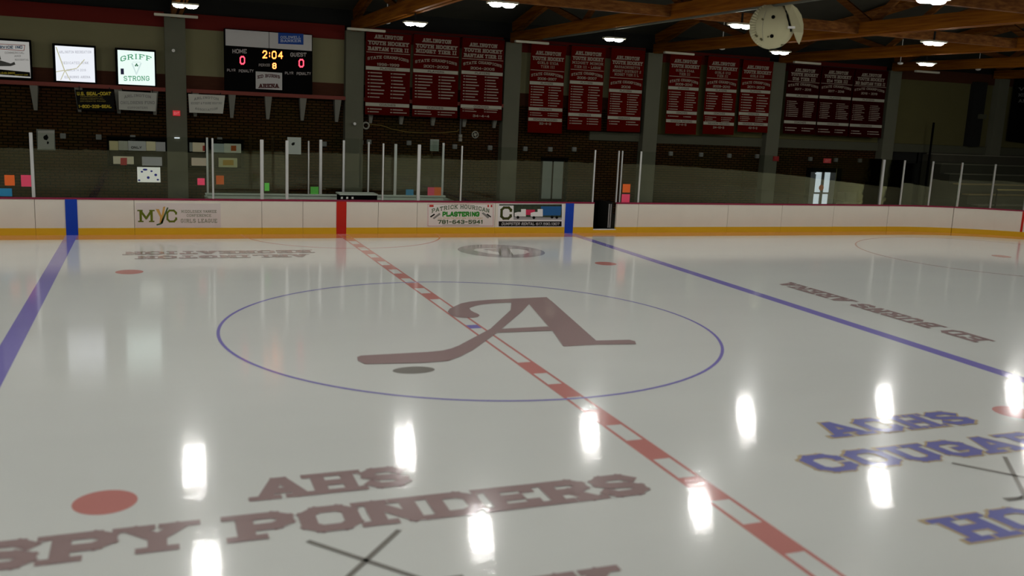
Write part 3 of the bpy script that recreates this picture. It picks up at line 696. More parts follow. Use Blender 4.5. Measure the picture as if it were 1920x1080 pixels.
# ------------------------------------------------------------------ adverts on the boards
def adroot(name, px0, py0, px1, py1, label, m_):
    Y = W - 0.003
    a = at(px0, py0, Y); b = at(px1, py1, Y)
    t = thing(name, ((a.x + b.x) / 2, Y, b.z), label, 'advert')
    MB().box(a.x, b.x, Y - .004, Y + .001, b.z, a.z).build('panel', m_, t)
    return t, a.x, b.x, b.z, a.z
AY = W - 0.0085
def P2(px, py, Y=AY): q = at(px, py, Y); return (q.x, Y, q.z)
def pq(mb, L, Y=AY): return mb.poly([P2(a, b, Y) for a, b in L])
def ptext(mb, txt, px, py, wpx, hpx, Y=AY, **k):      # centre, width, height in photo pixels on plane Y
    a = at(px - wpx / 2, py, Y); b = at(px + wpx / 2, py, Y); c0 = at(px, py - hpx / 2, Y); c1 = at(px, py + hpx / 2, Y)
    u = (b - a).normalized(); arcpx = k.pop('arcpx', 0); zs = (c0.z - c1.z) / hpx
    return put(mb, text2d(txt, c0.z - c1.z, width=(b - a).length, arc=arcpx * zs, **k), ((a.x + b.x) / 2, Y, (a.z + b.z) / 2), (1, 0, (b.z - a.z) / (b.x - a.x)), (0, 0, 1))
def mk(name, m_, t, fn):
    mb = flat(); fn(mb); return [q_.build(name, m_, t) for q_ in split(mb)][0]
INK_OL = mat('ink_olive', (0.10, 0.13, 0.01), 0.5); INK_GO = mat('ink_gold', (0.50, 0.30, 0.08), 0.5); INK_DG = mat('ink_dark_green', (0.05, 0.10, 0.04), 0.5)
INK_G = mat('ink_green', (0.02, 0.22, 0.02), 0.5); INK_K = mat('ink_black', (0.010, 0.010, 0.009), 0.9, spec=0.0); INK_R = mat('ink_red', (0.45, 0.03, 0.02), 0.5); INK_W = mat('ink_white', (0.7, 0.7, 0.68), 0.5)
t, x0, x1, z0, z1 = adroot('board_advert', 254, 380.5, 414, 426.6, 'pale board advert with large olive letters MYC and a gold stick', mat('advert_pale', (0.60, 0.55, 0.52), 0.45))
mk('lettering', INK_OL, t, lambda m: (ptext(m, 'M', 274, 405, 27, 23, t=0.95), ptext(m, 'C', 322, 405, 20, 24, t=0.9)))
mk('gold_letter', INK_GO, t, lambda m: (pq(m, [(292, 392), (298, 392), (303, 404), (306, 388), (310, 387), (305, 418), (299, 419), (300, 407)])))
mk('stick_drawing', INK_DG, t, lambda m: (pq(m, [(313, 389), (316, 389), (305, 419), (302, 421), (294, 423), (293, 420.5), (301, 418)])))
mk('small_lettering', mat('ink_grey_green', (0.16, 0.19, 0.12), 0.5), t, lambda m: (ptext(m, 'MIDDLESEX YANKEE', 373, 396.5, 66, 5, t=0.9), ptext(m, 'CONFERENCE', 373, 404, 46, 5, t=0.9), ptext(m, 'GIRLS LEAGUE', 373, 414, 68, 7, t=0.9)))
t, x0, x1, z0, z1 = adroot('board_advert', 801, 381.5, 926, 424.5, 'white board advert for plastering with green lettering and two trowels', mat('advert_white', (0.68, 0.64, 0.60), 0.45))
mk('arched_lettering', INK_DG, t, lambda m: ptext(m, 'PATRICK HOURICAN', 863.5, 395.5, 108, 7.5, t=1.0, arcpx=8))
mk('green_lettering', INK_G, t, lambda m: ptext(m, 'PLASTERING', 864, 401.5, 70, 9.5, t=1.7, serif=False))
mk('phone_lettering', INK_DG, t, lambda m: (ptext(m, '781-643-5941', 863, 416, 85, 7.5, t=1.3, serif=False), pq(m, [(829, 421.2), (899, 421.2), (899, 421.8), (829, 421.8)])))
mk('small_lettering', INK_GO, t, lambda m: ptext(m, 'YOU TRIED THE REST NOW TRY THE BEST', 863, 409.2, 84, 2.2, t=0.9, serif=False))
mk('flags', INK_R, t, lambda m: (pq(m, [(805, 384), (813, 384), (813, 388), (805, 388)]), pq(m, [(920, 384), (923, 384), (923, 388.5), (920, 388.5)]), pq(m, [(914, 384), (917, 384), (917, 388.5), (914, 388.5)])))
mk('trowels', INK_K, t, lambda m: (pq(m, [(806, 406), (814, 400.5), (816, 402.5), (808, 408)]), pq(m, [(920, 408), (912, 402), (914, 400.5), (921, 406)])))
mk('trowel_blades', mat('ink_steel', (0.22, 0.22, 0.20), 0.4), t, lambda m: (pq(m, [(811, 409), (824, 399), (826, 402), (814, 411)]), pq(m, [(915, 410), (903, 400), (906, 398), (918, 406)])))
def border(m, c, wd=.5):
    (a, b), (c_, d) = c
    pq(m, [(a, b), (c_, b), (c_, b + wd), (a, b + wd)]); pq(m, [(a, d - wd), (c_, d - wd), (c_, d), (a, d)]); pq(m, [(a, b), (a + wd, b), (a + wd, d), (a, d)]); pq(m, [(c_ - wd, b), (c_, b), (c_, d), (c_ - wd, d)])
mk('border', INK_R, t, lambda m: border(m, ((802, 382.2), (925, 424))))
t, x0, x1, z0, z1 = adroot('board_advert', 934, 382, 1055, 425.5, 'board advert for dumpster rental with a photo of trucks and large letter C', INK_W)
mk('photo_ground', mat('photo_trees', (0.035, 0.05, 0.03), 0.6, noise=0.6, nscale=9), t, lambda m: (pq(m, [(963, 385), (1053.5, 385), (1053.5, 412), (963, 412)]), pq(m, [(936, 383), (1053.5, 383), (1053.5, 385.5), (936, 385.5)])))
mk('photo_road', mat('photo_road', (0.30, 0.30, 0.30), 0.6), t, lambda m: m.poly([P2(a, b, AY - .001) for a, b in ((963, 407), (1053.5, 408), (1053.5, 412), (963, 412))]))
mk('blue_dumpster', mat('ink_dumpster', (0.02, 0.10, 0.26), 0.5), t, lambda m: m.poly([P2(a, b, AY - .001) for a, b in ((1014, 387), (1053, 387), (1051, 404), (1016, 404))]))
def trucks(m):
    for ox, s_ in ((965, 1.0), (995, 1.08)):
        for L in ([(0, 9), (6, 7), (12, 7), (12, 0), (21, 0), (21, 18), (0, 18)],):
            m.poly([P2(ox + a * s_, 392 + b * .78, AY - .002) for a, b in L])
mk('white_trucks', INK_W, t, trucks)
mk('red_truck', mat('ink_pink_red', (0.5, 0.03, 0.08), 0.5), t, lambda m: m.poly([P2(a, b, AY - .0015) for a, b in ((985, 393), (1003, 393), (1003, 403), (985, 403))]))
def wheels(m):
    for px, py in ((971, 407.5), (1001, 408), (1035, 407), (1044, 407.5)):
        m.poly([P2(px + 2.8 * math.cos(k * PI / 6), py + 2.8 * math.sin(k * PI / 6), AY - .003) for k in range(12)])
mk('wheels', INK_K, t, wheels)
mk('letter_c', mat('ink_dark_olive', (0.045, 0.05, 0.01), 0.5), t, lambda m: ptext(m, 'C', 949, 399.5, 22, 25, t=1.1))
mk('caption_bar', INK_K, t, lambda m: pq(m, [(935, 415), (1053, 415), (1053, 424.5), (935, 424.5)]))
mk('caption_lettering', mat('ink_pale', (0.45, 0.45, 0.45), 0.5), t, lambda m: (ptext(m, 'DUMPSTER RENTAL', 971, 419.6, 62, 5.5, Y=AY - .002, t=1.1, serif=False, slant=0.2), ptext(m, '617.590.1307', 1027, 419.8, 44, 5, Y=AY - .002, t=1.1, serif=False)))

# ------------------------------------------------------------------ shelf, brackets, wall signs
SY = 18.46
for i in range(1, 4):
    x0, x1 = CX[i] + 0.34, CX[i + 1] - 0.34
    tag(MB().box(x0, x1, SY, WY - 0.06, 4.15, 4.28).build('wall_shelf', M_SHELF, bevel=0.01), 'long dark red wall shelf ' + ['', 'carrying the left screens', 'carrying the scoreboard', 'behind the three left banners'][i], 'shelf', 'dark red wall shelves')
for px, lb in ((65, 'left of the black and yellow sign'), (148, 'behind the black and yellow sign'), (222, 'at the left edge of the grey white sign'), (290, 'at the right edge of the grey white sign'), (366, 'under the small white sign'), (435, 'first below the scoreboard'), (503, 'second below the scoreboard'), (568, 'third below the scoreboard'), (633, 'just left of the second pier'),
               (697, 'below the first banner on the left'), (755, 'below the first banner on the right'), (815, 'below the second banner'), (874, 'below the third banner on the left'), (931, 'below the third banner on the right')):
    x = at(px, 190, 18.6).x
    x = min(max(x, CX[2] + .45), 99) if 311 < px < 370 else x
    mb = MB(); mb.hexa([(x - .05, 18.75, 3.35), (x + .05, 18.75, 3.35), (x + .05, WY - .02, 3.35), (x - .05, WY - .02, 3.35), (x - .12, SY + .03, 4.15), (x + .12, SY + .03, 4.15), (x + .12, WY - .02, 4.15), (x - .12, WY - .02, 4.15)])
    tag(mb.build('shelf_bracket', M_BRACK), 'tapered grey shelf bracket ' + lb, 'bracket', 'tapered brackets under the wall shelf')
def signroot(name, px0, py0, px1, py1, Y, m_, label, cat='sign', th=0.03, quad=None):
    a = at(px0, py0, Y); b = at(px1, py1, Y)
    t = thing(name, ((a.x + b.x) / 2, Y, b.z), label, cat)
    if quad:
        f = [at(p, q, Y) for p, q in quad]; mb = MB()
        mb.hexa([f[3], f[2], f[2] + Vector((0, th, 0)), f[3] + Vector((0, th, 0)), f[0], f[1], f[1] + Vector((0, th, 0)), f[0] + Vector((0, th, 0))])
    else: mb = MB().box(a.x, b.x, Y, Y + th, b.z, a.z)
    mb.build('panel', m_, t)
    if name == 'hanging_sign':
        for hx in (a.x + .12, b.x - .12): MB().box(hx - .012, hx + .012, Y + .005, SY + .004, a.z - .1, 4.2).build('tie', M_DARK, t)
    return t
BS = SY - 0.05
t = signroot('hanging_sign', 141, 168, 214, 208, BS, INK_K, 'black sign with yellow seal-coat lettering hanging under the shelf', quad=[(141, 168), (214, 172), (214, 209), (146, 205)])
M_YL = mat('ink_yellow', (0.55, 0.42, 0.03), 0.6)
mk('lettering', M_YL, t, lambda m: (ptext(m, 'U.S. SEAL-COAT', 176, 175.5, 64, 6.5, Y=BS - .004, t=1.3, serif=False), ptext(m, '1-800-328-SEAL', 178, 199.5, 62, 6, Y=BS - .004, t=1.3, serif=False)))
mk('small_lettering', mat('ink_dull_yellow', (0.20, 0.15, 0.03), 0.6), t, lambda m: [ptext(m, s_, 172 + k, 181 + k * 4.4, 42 + 3 * k, 2.6, Y=BS - .004, t=1.0, serif=False) for k, s_ in enumerate(('COMMERCIAL', 'RESIDENTIAL', 'DRIVEWAYS PAVED'))])
t = signroot('hanging_sign', 222, 171, 294, 208, BS, mat('sign_greywhite', (0.42, 0.42, 0.36), 0.7), 'grey white sign with faint ARLINGTON arch left of the first pier', quad=[(222, 170.5), (294, 174.5), (292, 209), (223, 205.5)])
FA = mat('ink_faint', (0.17, 0.17, 0.16), 0.7)
mk('lettering', FA, t, lambda m: (ptext(m, 'ARLINGTON', 258, 182, 50, 5, Y=BS - .004, t=0.9, arcpx=3), ptext(m, 'CHILDRENS FUND', 258, 192.5, 64, 5.5, Y=BS - .004, t=0.9), ptext(m, 'SUPPORTERS', 258, 202, 38, 3.5, Y=BS - .004, t=0.9)))
t = signroot('hanging_sign', 353, 177, 421, 213, BS, mat('sign_white', (0.50, 0.49, 0.42), 0.7), 'white cloth sign with arched lettering right of the first pier', quad=[(353, 176), (422, 179), (418, 213), (355, 211)])
mk('lettering', FA, t, lambda m: (ptext(m, 'ARLINGTON', 387, 186, 46, 4.5, Y=BS - .004, t=0.9, arcpx=3), ptext(m, 'HOCKEY & FIGURE SKATING', 387, 193.5, 58, 4, Y=BS - .004, t=0.9), ptext(m, 'ASSOCIATION', 387, 203, 42, 4, Y=BS - .004, t=0.9, arcpx=-3)))
# lit screens on the shelf
def screen(px0, py0, px1, py1, quad, face, label, fr=M_BLACK):
    Y = SY + 0.02
    cs_ = [at(p, q, Y) for p, q in quad]
    x0 = (cs_[0].x + cs_[3].x) / 2; x1 = (cs_[1].x + cs_[2].x) / 2; z1 = (cs_[0].z + cs_[1].z) / 2; z0 = (cs_[2].z + cs_[3].z) / 2
    t = thing('lightbox_sign', ((x0 + x1) / 2, Y, 4.28), label, 'sign')
    MB().box(x0 - .08, x1 + .05, Y + .005, Y + .16, max(4.285, z0 - .05), z1 + .07).build('case', fr, t, bevel=0.01)
    MB().box(x0, x1, Y - .003, Y + .004, z0, z1).build('lit_face', face, t)
    return t, Y - .006
t, Y = screen(0, 0, 0, 0, [(-24, 74), (54, 79), (58, 147), (-24, 142)], em('poster_lit', (0.50, 0.49, 0.46), 0.62), 'dim framed poster with an aeroplane on the shelf at the left edge')
mk('title_box', INK_R, t, lambda m: [pq(m, L, Y) for L in ([(-20, 81), (47, 84.5), (47, 85.5), (-20, 82)], [(-20, 90), (45, 94.5), (45, 95.5), (-20, 91)], [(46, 84.5), (47, 84.5), (45.5, 95), (44.5, 95)])])
mk('lettering', mat('ink_steel_blue', (0.05, 0.12, 0.22), 0.5), t, lambda m: ptext(m, 'SERVICE INC', 15, 88.5, 54, 5.5, Y=Y, t=1.4, serif=False))
mk('small_lettering', mat('ink_grey', (0.15, 0.14, 0.13), 0.5), t, lambda m: (ptext(m, 'COMMERCIAL', 27, 99, 36, 3.5, Y=Y, t=0.8), ptext(m, 'AND', 33, 105, 12, 3, Y=Y, t=0.8), ptext(m, 'RESIDENTIAL', 41, 112, 26, 3, Y=Y, t=0.8)))
mk('aeroplane', mat('ink_plane', (0.10, 0.10, 0.09), 0.5), t, lambda m: (pq(m, [(-20, 106), (0, 113), (20, 119), (27, 116), (29, 121), (20, 124), (0, 124), (-20, 120)], Y), pq(m, [(-20, 95), (-2, 96), (2, 112), (-20, 106)], Y)))
mk('caption_bar', INK_K, t, lambda m: pq(m, [(-22, 128), (56, 135.5), (57, 144), (-22, 138)], Y))
mk('caption_lettering', M_YL, t, lambda m: (ptext(m, '781.648.2600', 10, 137, 36, 3.6, Y=Y - .002, t=1.2, serif=False), ptext(m, 'COMPANY.COM', 40, 140.3, 24, 2.4, Y=Y - .002, t=1.0, serif=False)))
t, Y = screen(0, 0, 0, 0, [(103, 85), (176, 90), (178.5, 155.5), (105.5, 150.5)], em('screen_lit_a', (0.84, 0.87, 0.93), 1.0), 'lit white screen with grey text and yellow branching lines')
mk('lettering', em('screen_grey', (0.42, 0.42, 0.50), 0.7), t, lambda m: (ptext(m, 'ARLINGTON RECREATION', 141, 97.5, 60, 4.5, Y=Y, t=0.8), ptext(m, 'DEDICATED RINK', 141, 118, 50, 4.5, Y=Y, t=0.7), ptext(m, 'MARCH 14 2018', 143, 131.5, 36, 4, Y=Y, t=0.7), ptext(m, 'ED BURNS ARENA', 145, 144.5, 48, 4.2, Y=Y, t=0.8)))
mk('branch_lines', em('screen_yellow', (0.62, 0.60, 0.38), 0.8), t, lambda m: [pq(m, [(a, b), (c_, d), (c_ + e, d + f), (a + e, b + f)], Y - .002) for a, b, c_, d, e, f in ((104, 88, 120, 132, 2, 0), (121, 132, 144, 127.5, 0, 1.5), (144, 127, 158, 111, 1, 1.2), (121, 131, 105, 134, 0, 1.5), (121, 132, 131, 151, 1.6, 0), (121, 132, 113, 150, 1.6, 0))])
t, Y = screen(0, 0, 0, 0, [(220, 93.5), (289, 97.5), (291, 161), (222.5, 157.5)], em('screen_lit_b', (0.80, 0.93, 0.88), 1.05), 'lit white screen reading GRIFF STRONG in green')
mk('lettering', em('screen_green', (0.03, 0.30, 0.13), 0.9), t, lambda m: (ptext(m, 'GRIFF', 255, 111, 58, 9.5, Y=Y, t=0.9, arcpx=5), ptext(m, 'STRONG', 256, 147, 48, 9, Y=Y, t=0.9)))
def clover(m):
    for dx, dy in ((-1.7, 1), (1.7, 1), (0, -1.6)):
        m.poly([P2(256 + dx + 1.6 * math.cos(k * PI / 4), 122 + dy + 1.6 * math.sin(k * PI / 4), Y - .001) for k in range(8)])
mk('clover', em('screen_dark_green', (0.02, 0.2, 0.08), 0.6), t, clover)
mk('ribbon_drawing', em('screen_pale', (0.62, 0.76, 0.74), 1.0), t, lambda m: [pq(m, L, Y) for L in ([(246, 119), (249, 118), (257, 140), (255, 140)], [(266, 118), (263, 118), (255, 138), (257, 139)], [(248, 116), (264, 116), (264, 117), (248, 117)])])
mk('dark_block', em('screen_navy', (0.03, 0.03, 0.08), 0.4), t, lambda m: pq(m, [(226, 128.5), (232, 128.5), (232.5, 139.5), (226.5, 139.5)], Y))

# scoreboard
Y = SY - 0.02
t = thing('scoreboard', (-1.5, Y, 4.28), 'large black scoreboard showing 2:04 in orange digits on the shelf', 'scoreboard')
xa, xb = at(421, 110, Y).x, at(586, 120, Y).x
MB().box(xa, xb, Y + .01, Y + .3, 4.285, at(423, 54, Y).z + .02).build('case', M_BLACK, t, bevel=0.01)
M_SBW = mat('scoreboard_pale', (0.50, 0.48, 0.46), 0.5)
zt, zb = at(423, 54.5, Y).z, at(423, 85, Y).z; xm = at(504.5, 75, Y).x
MB().box(xa + .04, xm - .01, Y - .01, Y + .01, zb, zt).build('header_panel', M_SBW, t); hp = MB().box(xm + .01, xb - .03, Y - .01, Y + .01, zb, zt).build('header_panel', M_SBW, t)
MK = Y - .012
mk('blue_nameplate', mat('nameplate_blue', (0.01, 0.05, 0.26), 0.5), hp, lambda m: pq(m, [(521.5, 61), (569, 63.5), (569, 84), (521.5, 82)], MK))
mk('nameplate_lettering', mat('nameplate_ink', (0.40, 0.45, 0.55), 0.5), hp, lambda m: (ptext(m, 'COLDWELL', 545, 70, 38, 5, Y=MK - .002, t=1.1), ptext(m, 'BANKER', 545, 76.5, 38, 5, Y=MK - .002, t=1.1)))
SBI = mat('scoreboard_ink', (0.42, 0.38, 0.36), 0.5); MK2 = Y + .006
mk('caption_lettering', SBI, t, lambda m: (ptext(m, 'HOME', 449, 96, 27, 8, Y=MK2, t=1.1, serif=False), ptext(m, 'GUEST', 559.5, 102.5, 30, 7.5, Y=MK2, t=1.1, serif=False), ptext(m, 'PERIOD', 495.5, 122, 21, 5, Y=MK2, t=0.9, serif=False),
     ptext(m, 'PLYR', 433.5, 131.5, 16, 5, Y=MK2, t=1.0, serif=False), ptext(m, 'PENALTY', 461.5, 133, 28, 5.5, Y=MK2, t=1.0, serif=False), ptext(m, 'PLYR', 542, 137, 16, 5, Y=MK2, t=1.0, serif=False), ptext(m, 'PENALTY', 569.5, 138, 27, 5.5, Y=MK2, t=1.0, serif=False)))
mk('clock_digits', em('digit_orange', (1.0, 0.22, 0.045), 4.2), t, lambda m: (ptext(m, '2', 496.5, 102, 9, 15, Y=MK2, t=1.0, serif=False), ptext(m, ':', 505.5, 102.5, 3.5, 15, Y=MK2, t=1.0, serif=False), ptext(m, '0', 514, 103, 9, 15, Y=MK2, t=1.0, serif=False), ptext(m, '4', 526, 103.5, 9, 14, Y=MK2, t=1.0, serif=False)))
mk('period_digit', em('digit_yellow', (1.0, 0.26, 0.07), 4.2), t, lambda m: ptext(m, '8', 514.5, 123.5, 8, 11, Y=MK2, t=1.1, serif=False))
for px, py in ((454.5, 113), (565, 118.5)):
    mk('score_digit', em('digit_red', (1.0, 0.05, 0.09), 3.0), t, lambda m: ptext(m, '0', px, py, 10, 16, Y=MK2, t=1.0, serif=False))
np_ = MB().box(at(479.5, 150, Y).x, at(529, 150, Y).x, Y - .002, Y + .01, at(500, 167.5, Y).z, at(500, 135, Y).z).build('name_panel', M_SBW, t)
mk('name_lettering', mat('name_maroon', (0.07, 0.015, 0.015), 0.5), np_, lambda m: (ptext(m, 'ED BURNS', 504, 144.5, 42, 6, Y=Y - .004, t=1.4, arcpx=2.5), ptext(m, 'ARENA', 504, 161, 37, 8, Y=Y - .004, t=1.7)))

# ------------------------------------------------------------------ banners
def rows(mb, x0, x1, zt, zb, n, seed, gap=0.12, last=False):
    rnd = random.Random(seed); wd = x1 - x0; st = (zt - zb) / max(n - 1, 1); h = st * 0.36 if n > 1 else 0.035
    h = min(h, 0.04)
    if not hasattr(mb, 'groups'): mb.groups = []
    mb.groups.append(len(mb.f))
    for k in range(n):
        z = zt - st * k
        for c0, c1 in ((x0 + wd * .05, x0 + wd * (.5 - gap / 2)), (x0 + wd * (.5 + gap / 2), x0 + wd * .95)):
            L = (c1 - c0) * rnd.uniform(.62, .98); off = rnd.uniform(0, .15) * (c1 - c0 - L)
            # each line is an initial and a surname too small to read
            a = c0 + off; wq(mb, a, a + L * .12, z - h / 2, z + h / 2, 0); wq(mb, a + L * .17, a + L, z - h / 2, z + h / 2, 0)
def banner(q, label, head, sub, stripe, arc, year, bars, names, rec, m_, seed, hangs=True, cat='banner'):
    (l0, t0), (r0, t1), (r1, b1), (l1, b0) = q
    BYY = SY - 0.10
    A, B, C_, D = [at(a, b, BYY) for a, b in q]
    x0 = (A.x + D.x) / 2; x1 = (B.x + C_.x) / 2; zt = (A.z + B.z) / 2; zb = (C_.z + D.z) / 2; H = zt - zb; Wd = x1 - x0; xc = (x0 + x1) / 2
    t = thing('championship_banner', (xc, BYY, zb), label, cat, 'championship banners on the back wall')
    mb = MB(); n = 10
    for k in range(n):        # gently curved cloth, 6 mm thick
        z0_, z1_ = zb + H * k / n, zb + H * (k + 1) / n
        bow = lambda z: 0.05 * math.sin(PI * (z - zb) / H)
        y0, y1 = BYY + bow(z0_), BYY + bow(z1_)
        mb.hexa([(x0, y0, z0_), (x1, y0, z0_), (x1, y0 + .006, z0_), (x0, y0 + .006, z0_), (x0, y1, z1_), (x1, y1, z1_), (x1, y1 + .006, z1_), (x0, y1 + .006, z1_)])
    mb.build('cloth', m_, t)
    MB().tube([(x0 + .004, BYY + .003, zt), (x1 - .004, BYY + .003, zt)], 0.018, 6).build('hanging_rod', M_DARK, t)
    for hx in (x0 + .08, x1 - .08): MB().box(hx - .012, hx + .012, BYY, WY - .03, zt - .012, zt + .012).build('hanger', M_DARK, t)
    Z = lambda f: zt - H * f
    lt = flat()
    def tx(s_, f, h, wf, **k): wtext(lt, s_, xc, Z(f), 0, h, width=Wd * wf, **k)
    for s_, f, wf in head: tx(s_, f, .14, wf, t=1.6)
    for s_, f, wf in sub: tx(s_, f, .10, wf, t=1.1)
    lt.groups.append(len(lt.f)); wq(lt, x0 + .02, x1 - .02, Z(stripe) - .012, Z(stripe) + .012, 0)
    tx('STATE CHAMPIONS', arc + .024, .105, .92, t=1.3, arc=.09); tx(year[0], year[1], .10, year[2], t=1.3, serif=False)
    for f0, f1, n_ in names: rows(lt, x0, x1, Z(f0), Z(f1), n_, seed + int(f0 * 100))
    if rec: tx(rec[0], rec[1], .09, rec[2], t=1.3, serif=False)
    bow2 = lambda z: BYY + 0.05 * math.sin(PI * min(max((z - zb) / H, 0), 1)) - 0.008
    lt.v = [(x, bow2(z), z) for x, y, z in lt.v]
    for q_ in split(lt): q_.build('lettering', M_LETTER, t)
    for s_, f in bars:
        bb = flat(); hb = .062 * (1 if H > 3 else 1)
        wq(bb, x0 + .015, x1 - .015, Z(f) - hb, Z(f) + hb, 0); bb.v = [(x, bow2(z), z) for x, y, z in bb.v]
        o = bb.build('title_bar', M_BAR, t)
        bt = flat(); wtext(bt, s_, xc, Z(f), 0, .075, width=Wd * (.36 if len(s_) < 9 else .7), t=1.1, serif=False); bt.v = [(x, bow2(z) - .004, z) for x, y, z in bt.v]
        bt.build('title_lettering', mat('title_ink', (0.10, 0.07, 0.06), 0.7), o)
    return t
AR = ('ARLINGTON', .055, .6); PL = 'PLAYERS'; CO = 'COACHES'; RE = 'SEASON RECORD'
def hd(f1, f2, w1=.62, w2=.9): return [('ARLINGTON', f1, w1), ('YOUTH HOCKEY', f2, w2)]
banner([(687, 59), (771, 64), (768, 218), (684, 214)], 'dark red banner reading BANTAM TIER II 1998-1999, leftmost of all banners', hd(.055, .13) + [('BANTAM TIER II', .2, .9)], [], .245, .30, ('1998-1999', .385, .5), [(PL, .435), (CO, .875)], [(.49, .74, 7), (.785, .785, 1), (.93, .965, 2)], None, M_BANNER0, 1)
banner([(775, 64), (862, 68), (858, 222), (774, 218)], 'dark red banner reading MIDGET TIER II, between the two BANTAM TIER II banners', hd(.07, .14) + [('MIDGET TIER II', .2, .88)], [], .25, .31, ('2001-2002', .38, .55), [(PL, .44), (CO, .885)], [(.5, .76, 8), (.935, .965, 2)], None, M_BANNER0, 2)
banner([(866, 70), (945, 74), (942, 227), (864, 222)], 'dark red banner reading BANTAM TIER II 2004-2005, third from the left', hd(.085, .15, .65) + [('BANTAM TIER II', .215, .9)], [], .258, .30, ('2004-2005', .368, .58), [(PL, .425), (CO, .84)], [(.47, .76, 9), (.872, .90, 2)], ('34-4-4', .955, .4), M_BANNER0, 3)
banner([(996, 80.5), (1059, 86), (1056, 251), (990, 248)], 'red banner reading GIRLS TIER III with the record 32-4-2, fourth from the left', hd(.10, .16, .72), [('GIRLS U10A', .207, .6), ('TIER III', .25, .4)], .293, .33, ('2006-2007', .385, .55), [(PL, .437), (CO, .73), (RE, .848)], [(.48, .686, 8), (.775, .8, 2)], ('32-4-2', .893, .35), M_BANNER, 4)
banner([(1071, 85), (1134, 89), (1129, 246), (1065, 243)], 'red banner reading MIDGET MINOR TIER III LARGE, left of the YOUTH banner with 2008', hd(.085, .145, .75), [('MIDGET MINOR', .197, .9), ('TIER III - LARGE', .245, .78)], .28, .32, ('2006-2007', .373, .58), [(PL, .43), (CO, .814)], [(.48, .76, 10), (.86, .92, 3)], None, M_BANNER, 5)
banner([(1146, 89), (1208, 94), (1202, 248), (1139, 246)], 'red banner dated 2008 left of the fourth pier', hd(.11, .168, .68), [('MASSACHUSETTS', .22, .76), ('MIDGET DISTRICT 2', .268, .84), ('MIDGET TIER II L', .31, .72)], .353, .40, ('2008', .455, .28), [(PL, .506), (CO, .834)], [(.55, .78, 9), (.88, .91, 2)], None, M_BANNER, 6)
banner([(1257, 100), (1315, 103), (1306, 253), (1248, 250)], 'red banner just right of the fourth pier, seventh from the left', hd(.09, .15, .72), [('GIRLS U14A', .205, .58), ('TIER III', .248, .35)], .28, .325, ('2009-2010', .375, .55), [(PL, .425), (CO, .73), (RE, .837)], [(.477, .655, 7), (.69, .69, 1), (.778, .778, 1)], ('32-4-5', .88, .35), M_BANNER, 7)
banner([(1328, 105), (1388, 108), (1375, 253), (1318, 251)], 'red banner with wide gap between its name columns, eighth from the left', hd(.09, .15, .72), [('GIRLS U12', .205, .5), ('TIER III', .248, .35)], .28, .325, ('2009-2010', .38, .55), [(PL, .43), (CO, .73), (RE, .86)], [(.477, .67, 7), (.78, .83, 3)], ('24-10-3', .91, .36), M_BANNER, 8)
banner([(1393, 111), (1450, 115), (1440, 249), (1384, 247)], 'shortest red banner, left of the fifth pier', hd(.10, .165, .7), [('GIRLS U19', .22, .45)], .258, .31, ('2011-2012', .37, .58), [(PL, .43), (CO, .745), (RE, .885)], [(.48, .70, 7), (.79, .84, 3)], ('42-5-2', .94, .3), M_BANNER, 9)
for k, (q, l3, w3, yr, lb) in enumerate((([(1474, 119), (1535, 124), (1535, 253), (1474, 250)], 'U16 TIER III', .7, '2017 - 2018', 'dark maroon banner reading U16 TIER III, left of a joined set of three'), ([(1536.5, 123), (1596.5, 128), (1596.5, 256), (1536.5, 253)], 'U14 TIER III', .65, '2017 - 2018', 'dark maroon banner reading U14 TIER III, middle of a joined set of three'),
                                         ([(1598, 128), (1659, 133), (1659, 259), (1598, 256)], 'MD BANTAM TIER II', .9, '2018 - 2019', 'dark maroon banner reading BANTAM TIER II, rightmost of a joined set of three'))):
    banner(q, lb, hd(.08, .14, .6, .82) + [(l3, .205, w3)], [], .245, .285, (yr, .35, .5), [(PL, .445), (CO, .83)], [(.53, .745, 9), (.915, .95, 2)], None, M_BANNER2, 20 + k)

# black sign at far right edge
t = signroot('wall_sign', 1893, 148, 1940, 264, SY + .2, M_BLACK, 'tall black sign with faint lettering cut by the right frame edge', quad=[(1904, 142), (1960, 150), (1950, 272), (1887, 264)])
mk('lettering', mat('faint_white', (0.12, 0.12, 0.11), 0.7), t, lambda m: [ptext(m, s_, 1928, 167 + 11 * k, 36, 6, Y=SY + .19, t=1.1) for k, s_ in enumerate(('VNA', 'MEDICAL', 'ARENA'))])

# ------------------------------------------------------------------ small things on the wall
WF = WY - 0.01
for k, (px, py, lb) in enumerate(((118, 255, 'right of the framed picture'), (185, 257, 'midway between framed picture and left cabinet'), (249, 258, 'above the left display cabinet'), (412, 262, 'above the right display cabinet'), (608, 270, 'between two box posts'), (677, 267, 'right of the second pier'), (692, 266, 'below the hose ring'),
                                 (767, 268, 'left of the white notice'), (853, 275, 'under the conduit'), (919, 277, 'left of the third pier'), (985, 279, 'right of the third pier'), (1032, 280, 'above the dark double hatch'), (1077, 280, 'right of the dark double hatch'),
                                 (1258, 288, 'first right of the fourth pier'), (1315, 290, 'second right of the fourth pier'), (1368, 292, 'third right of the fourth pier'), (1420, 293, 'left of the red bell'), (1520, 298, 'left of the exit sign over the bright doors'), (1568, 300, 'right of the exit sign over the bright doors'), (1613, 301, 'second right of the exit sign'))):
    q = at(px, py, WF - .06); s_ = .085
    tag(MB().box(q.x - s_, q.x + s_, q.y - .03, WF + .02, q.z - s_, q.z + s_).build('wall_fixture', mat('fixture_grey', (0.20, 0.20, 0.18), 0.7), bevel=0.008), 'small square grey wall fixture ' + lb, 'fixture', 'row of small wall fixtures')
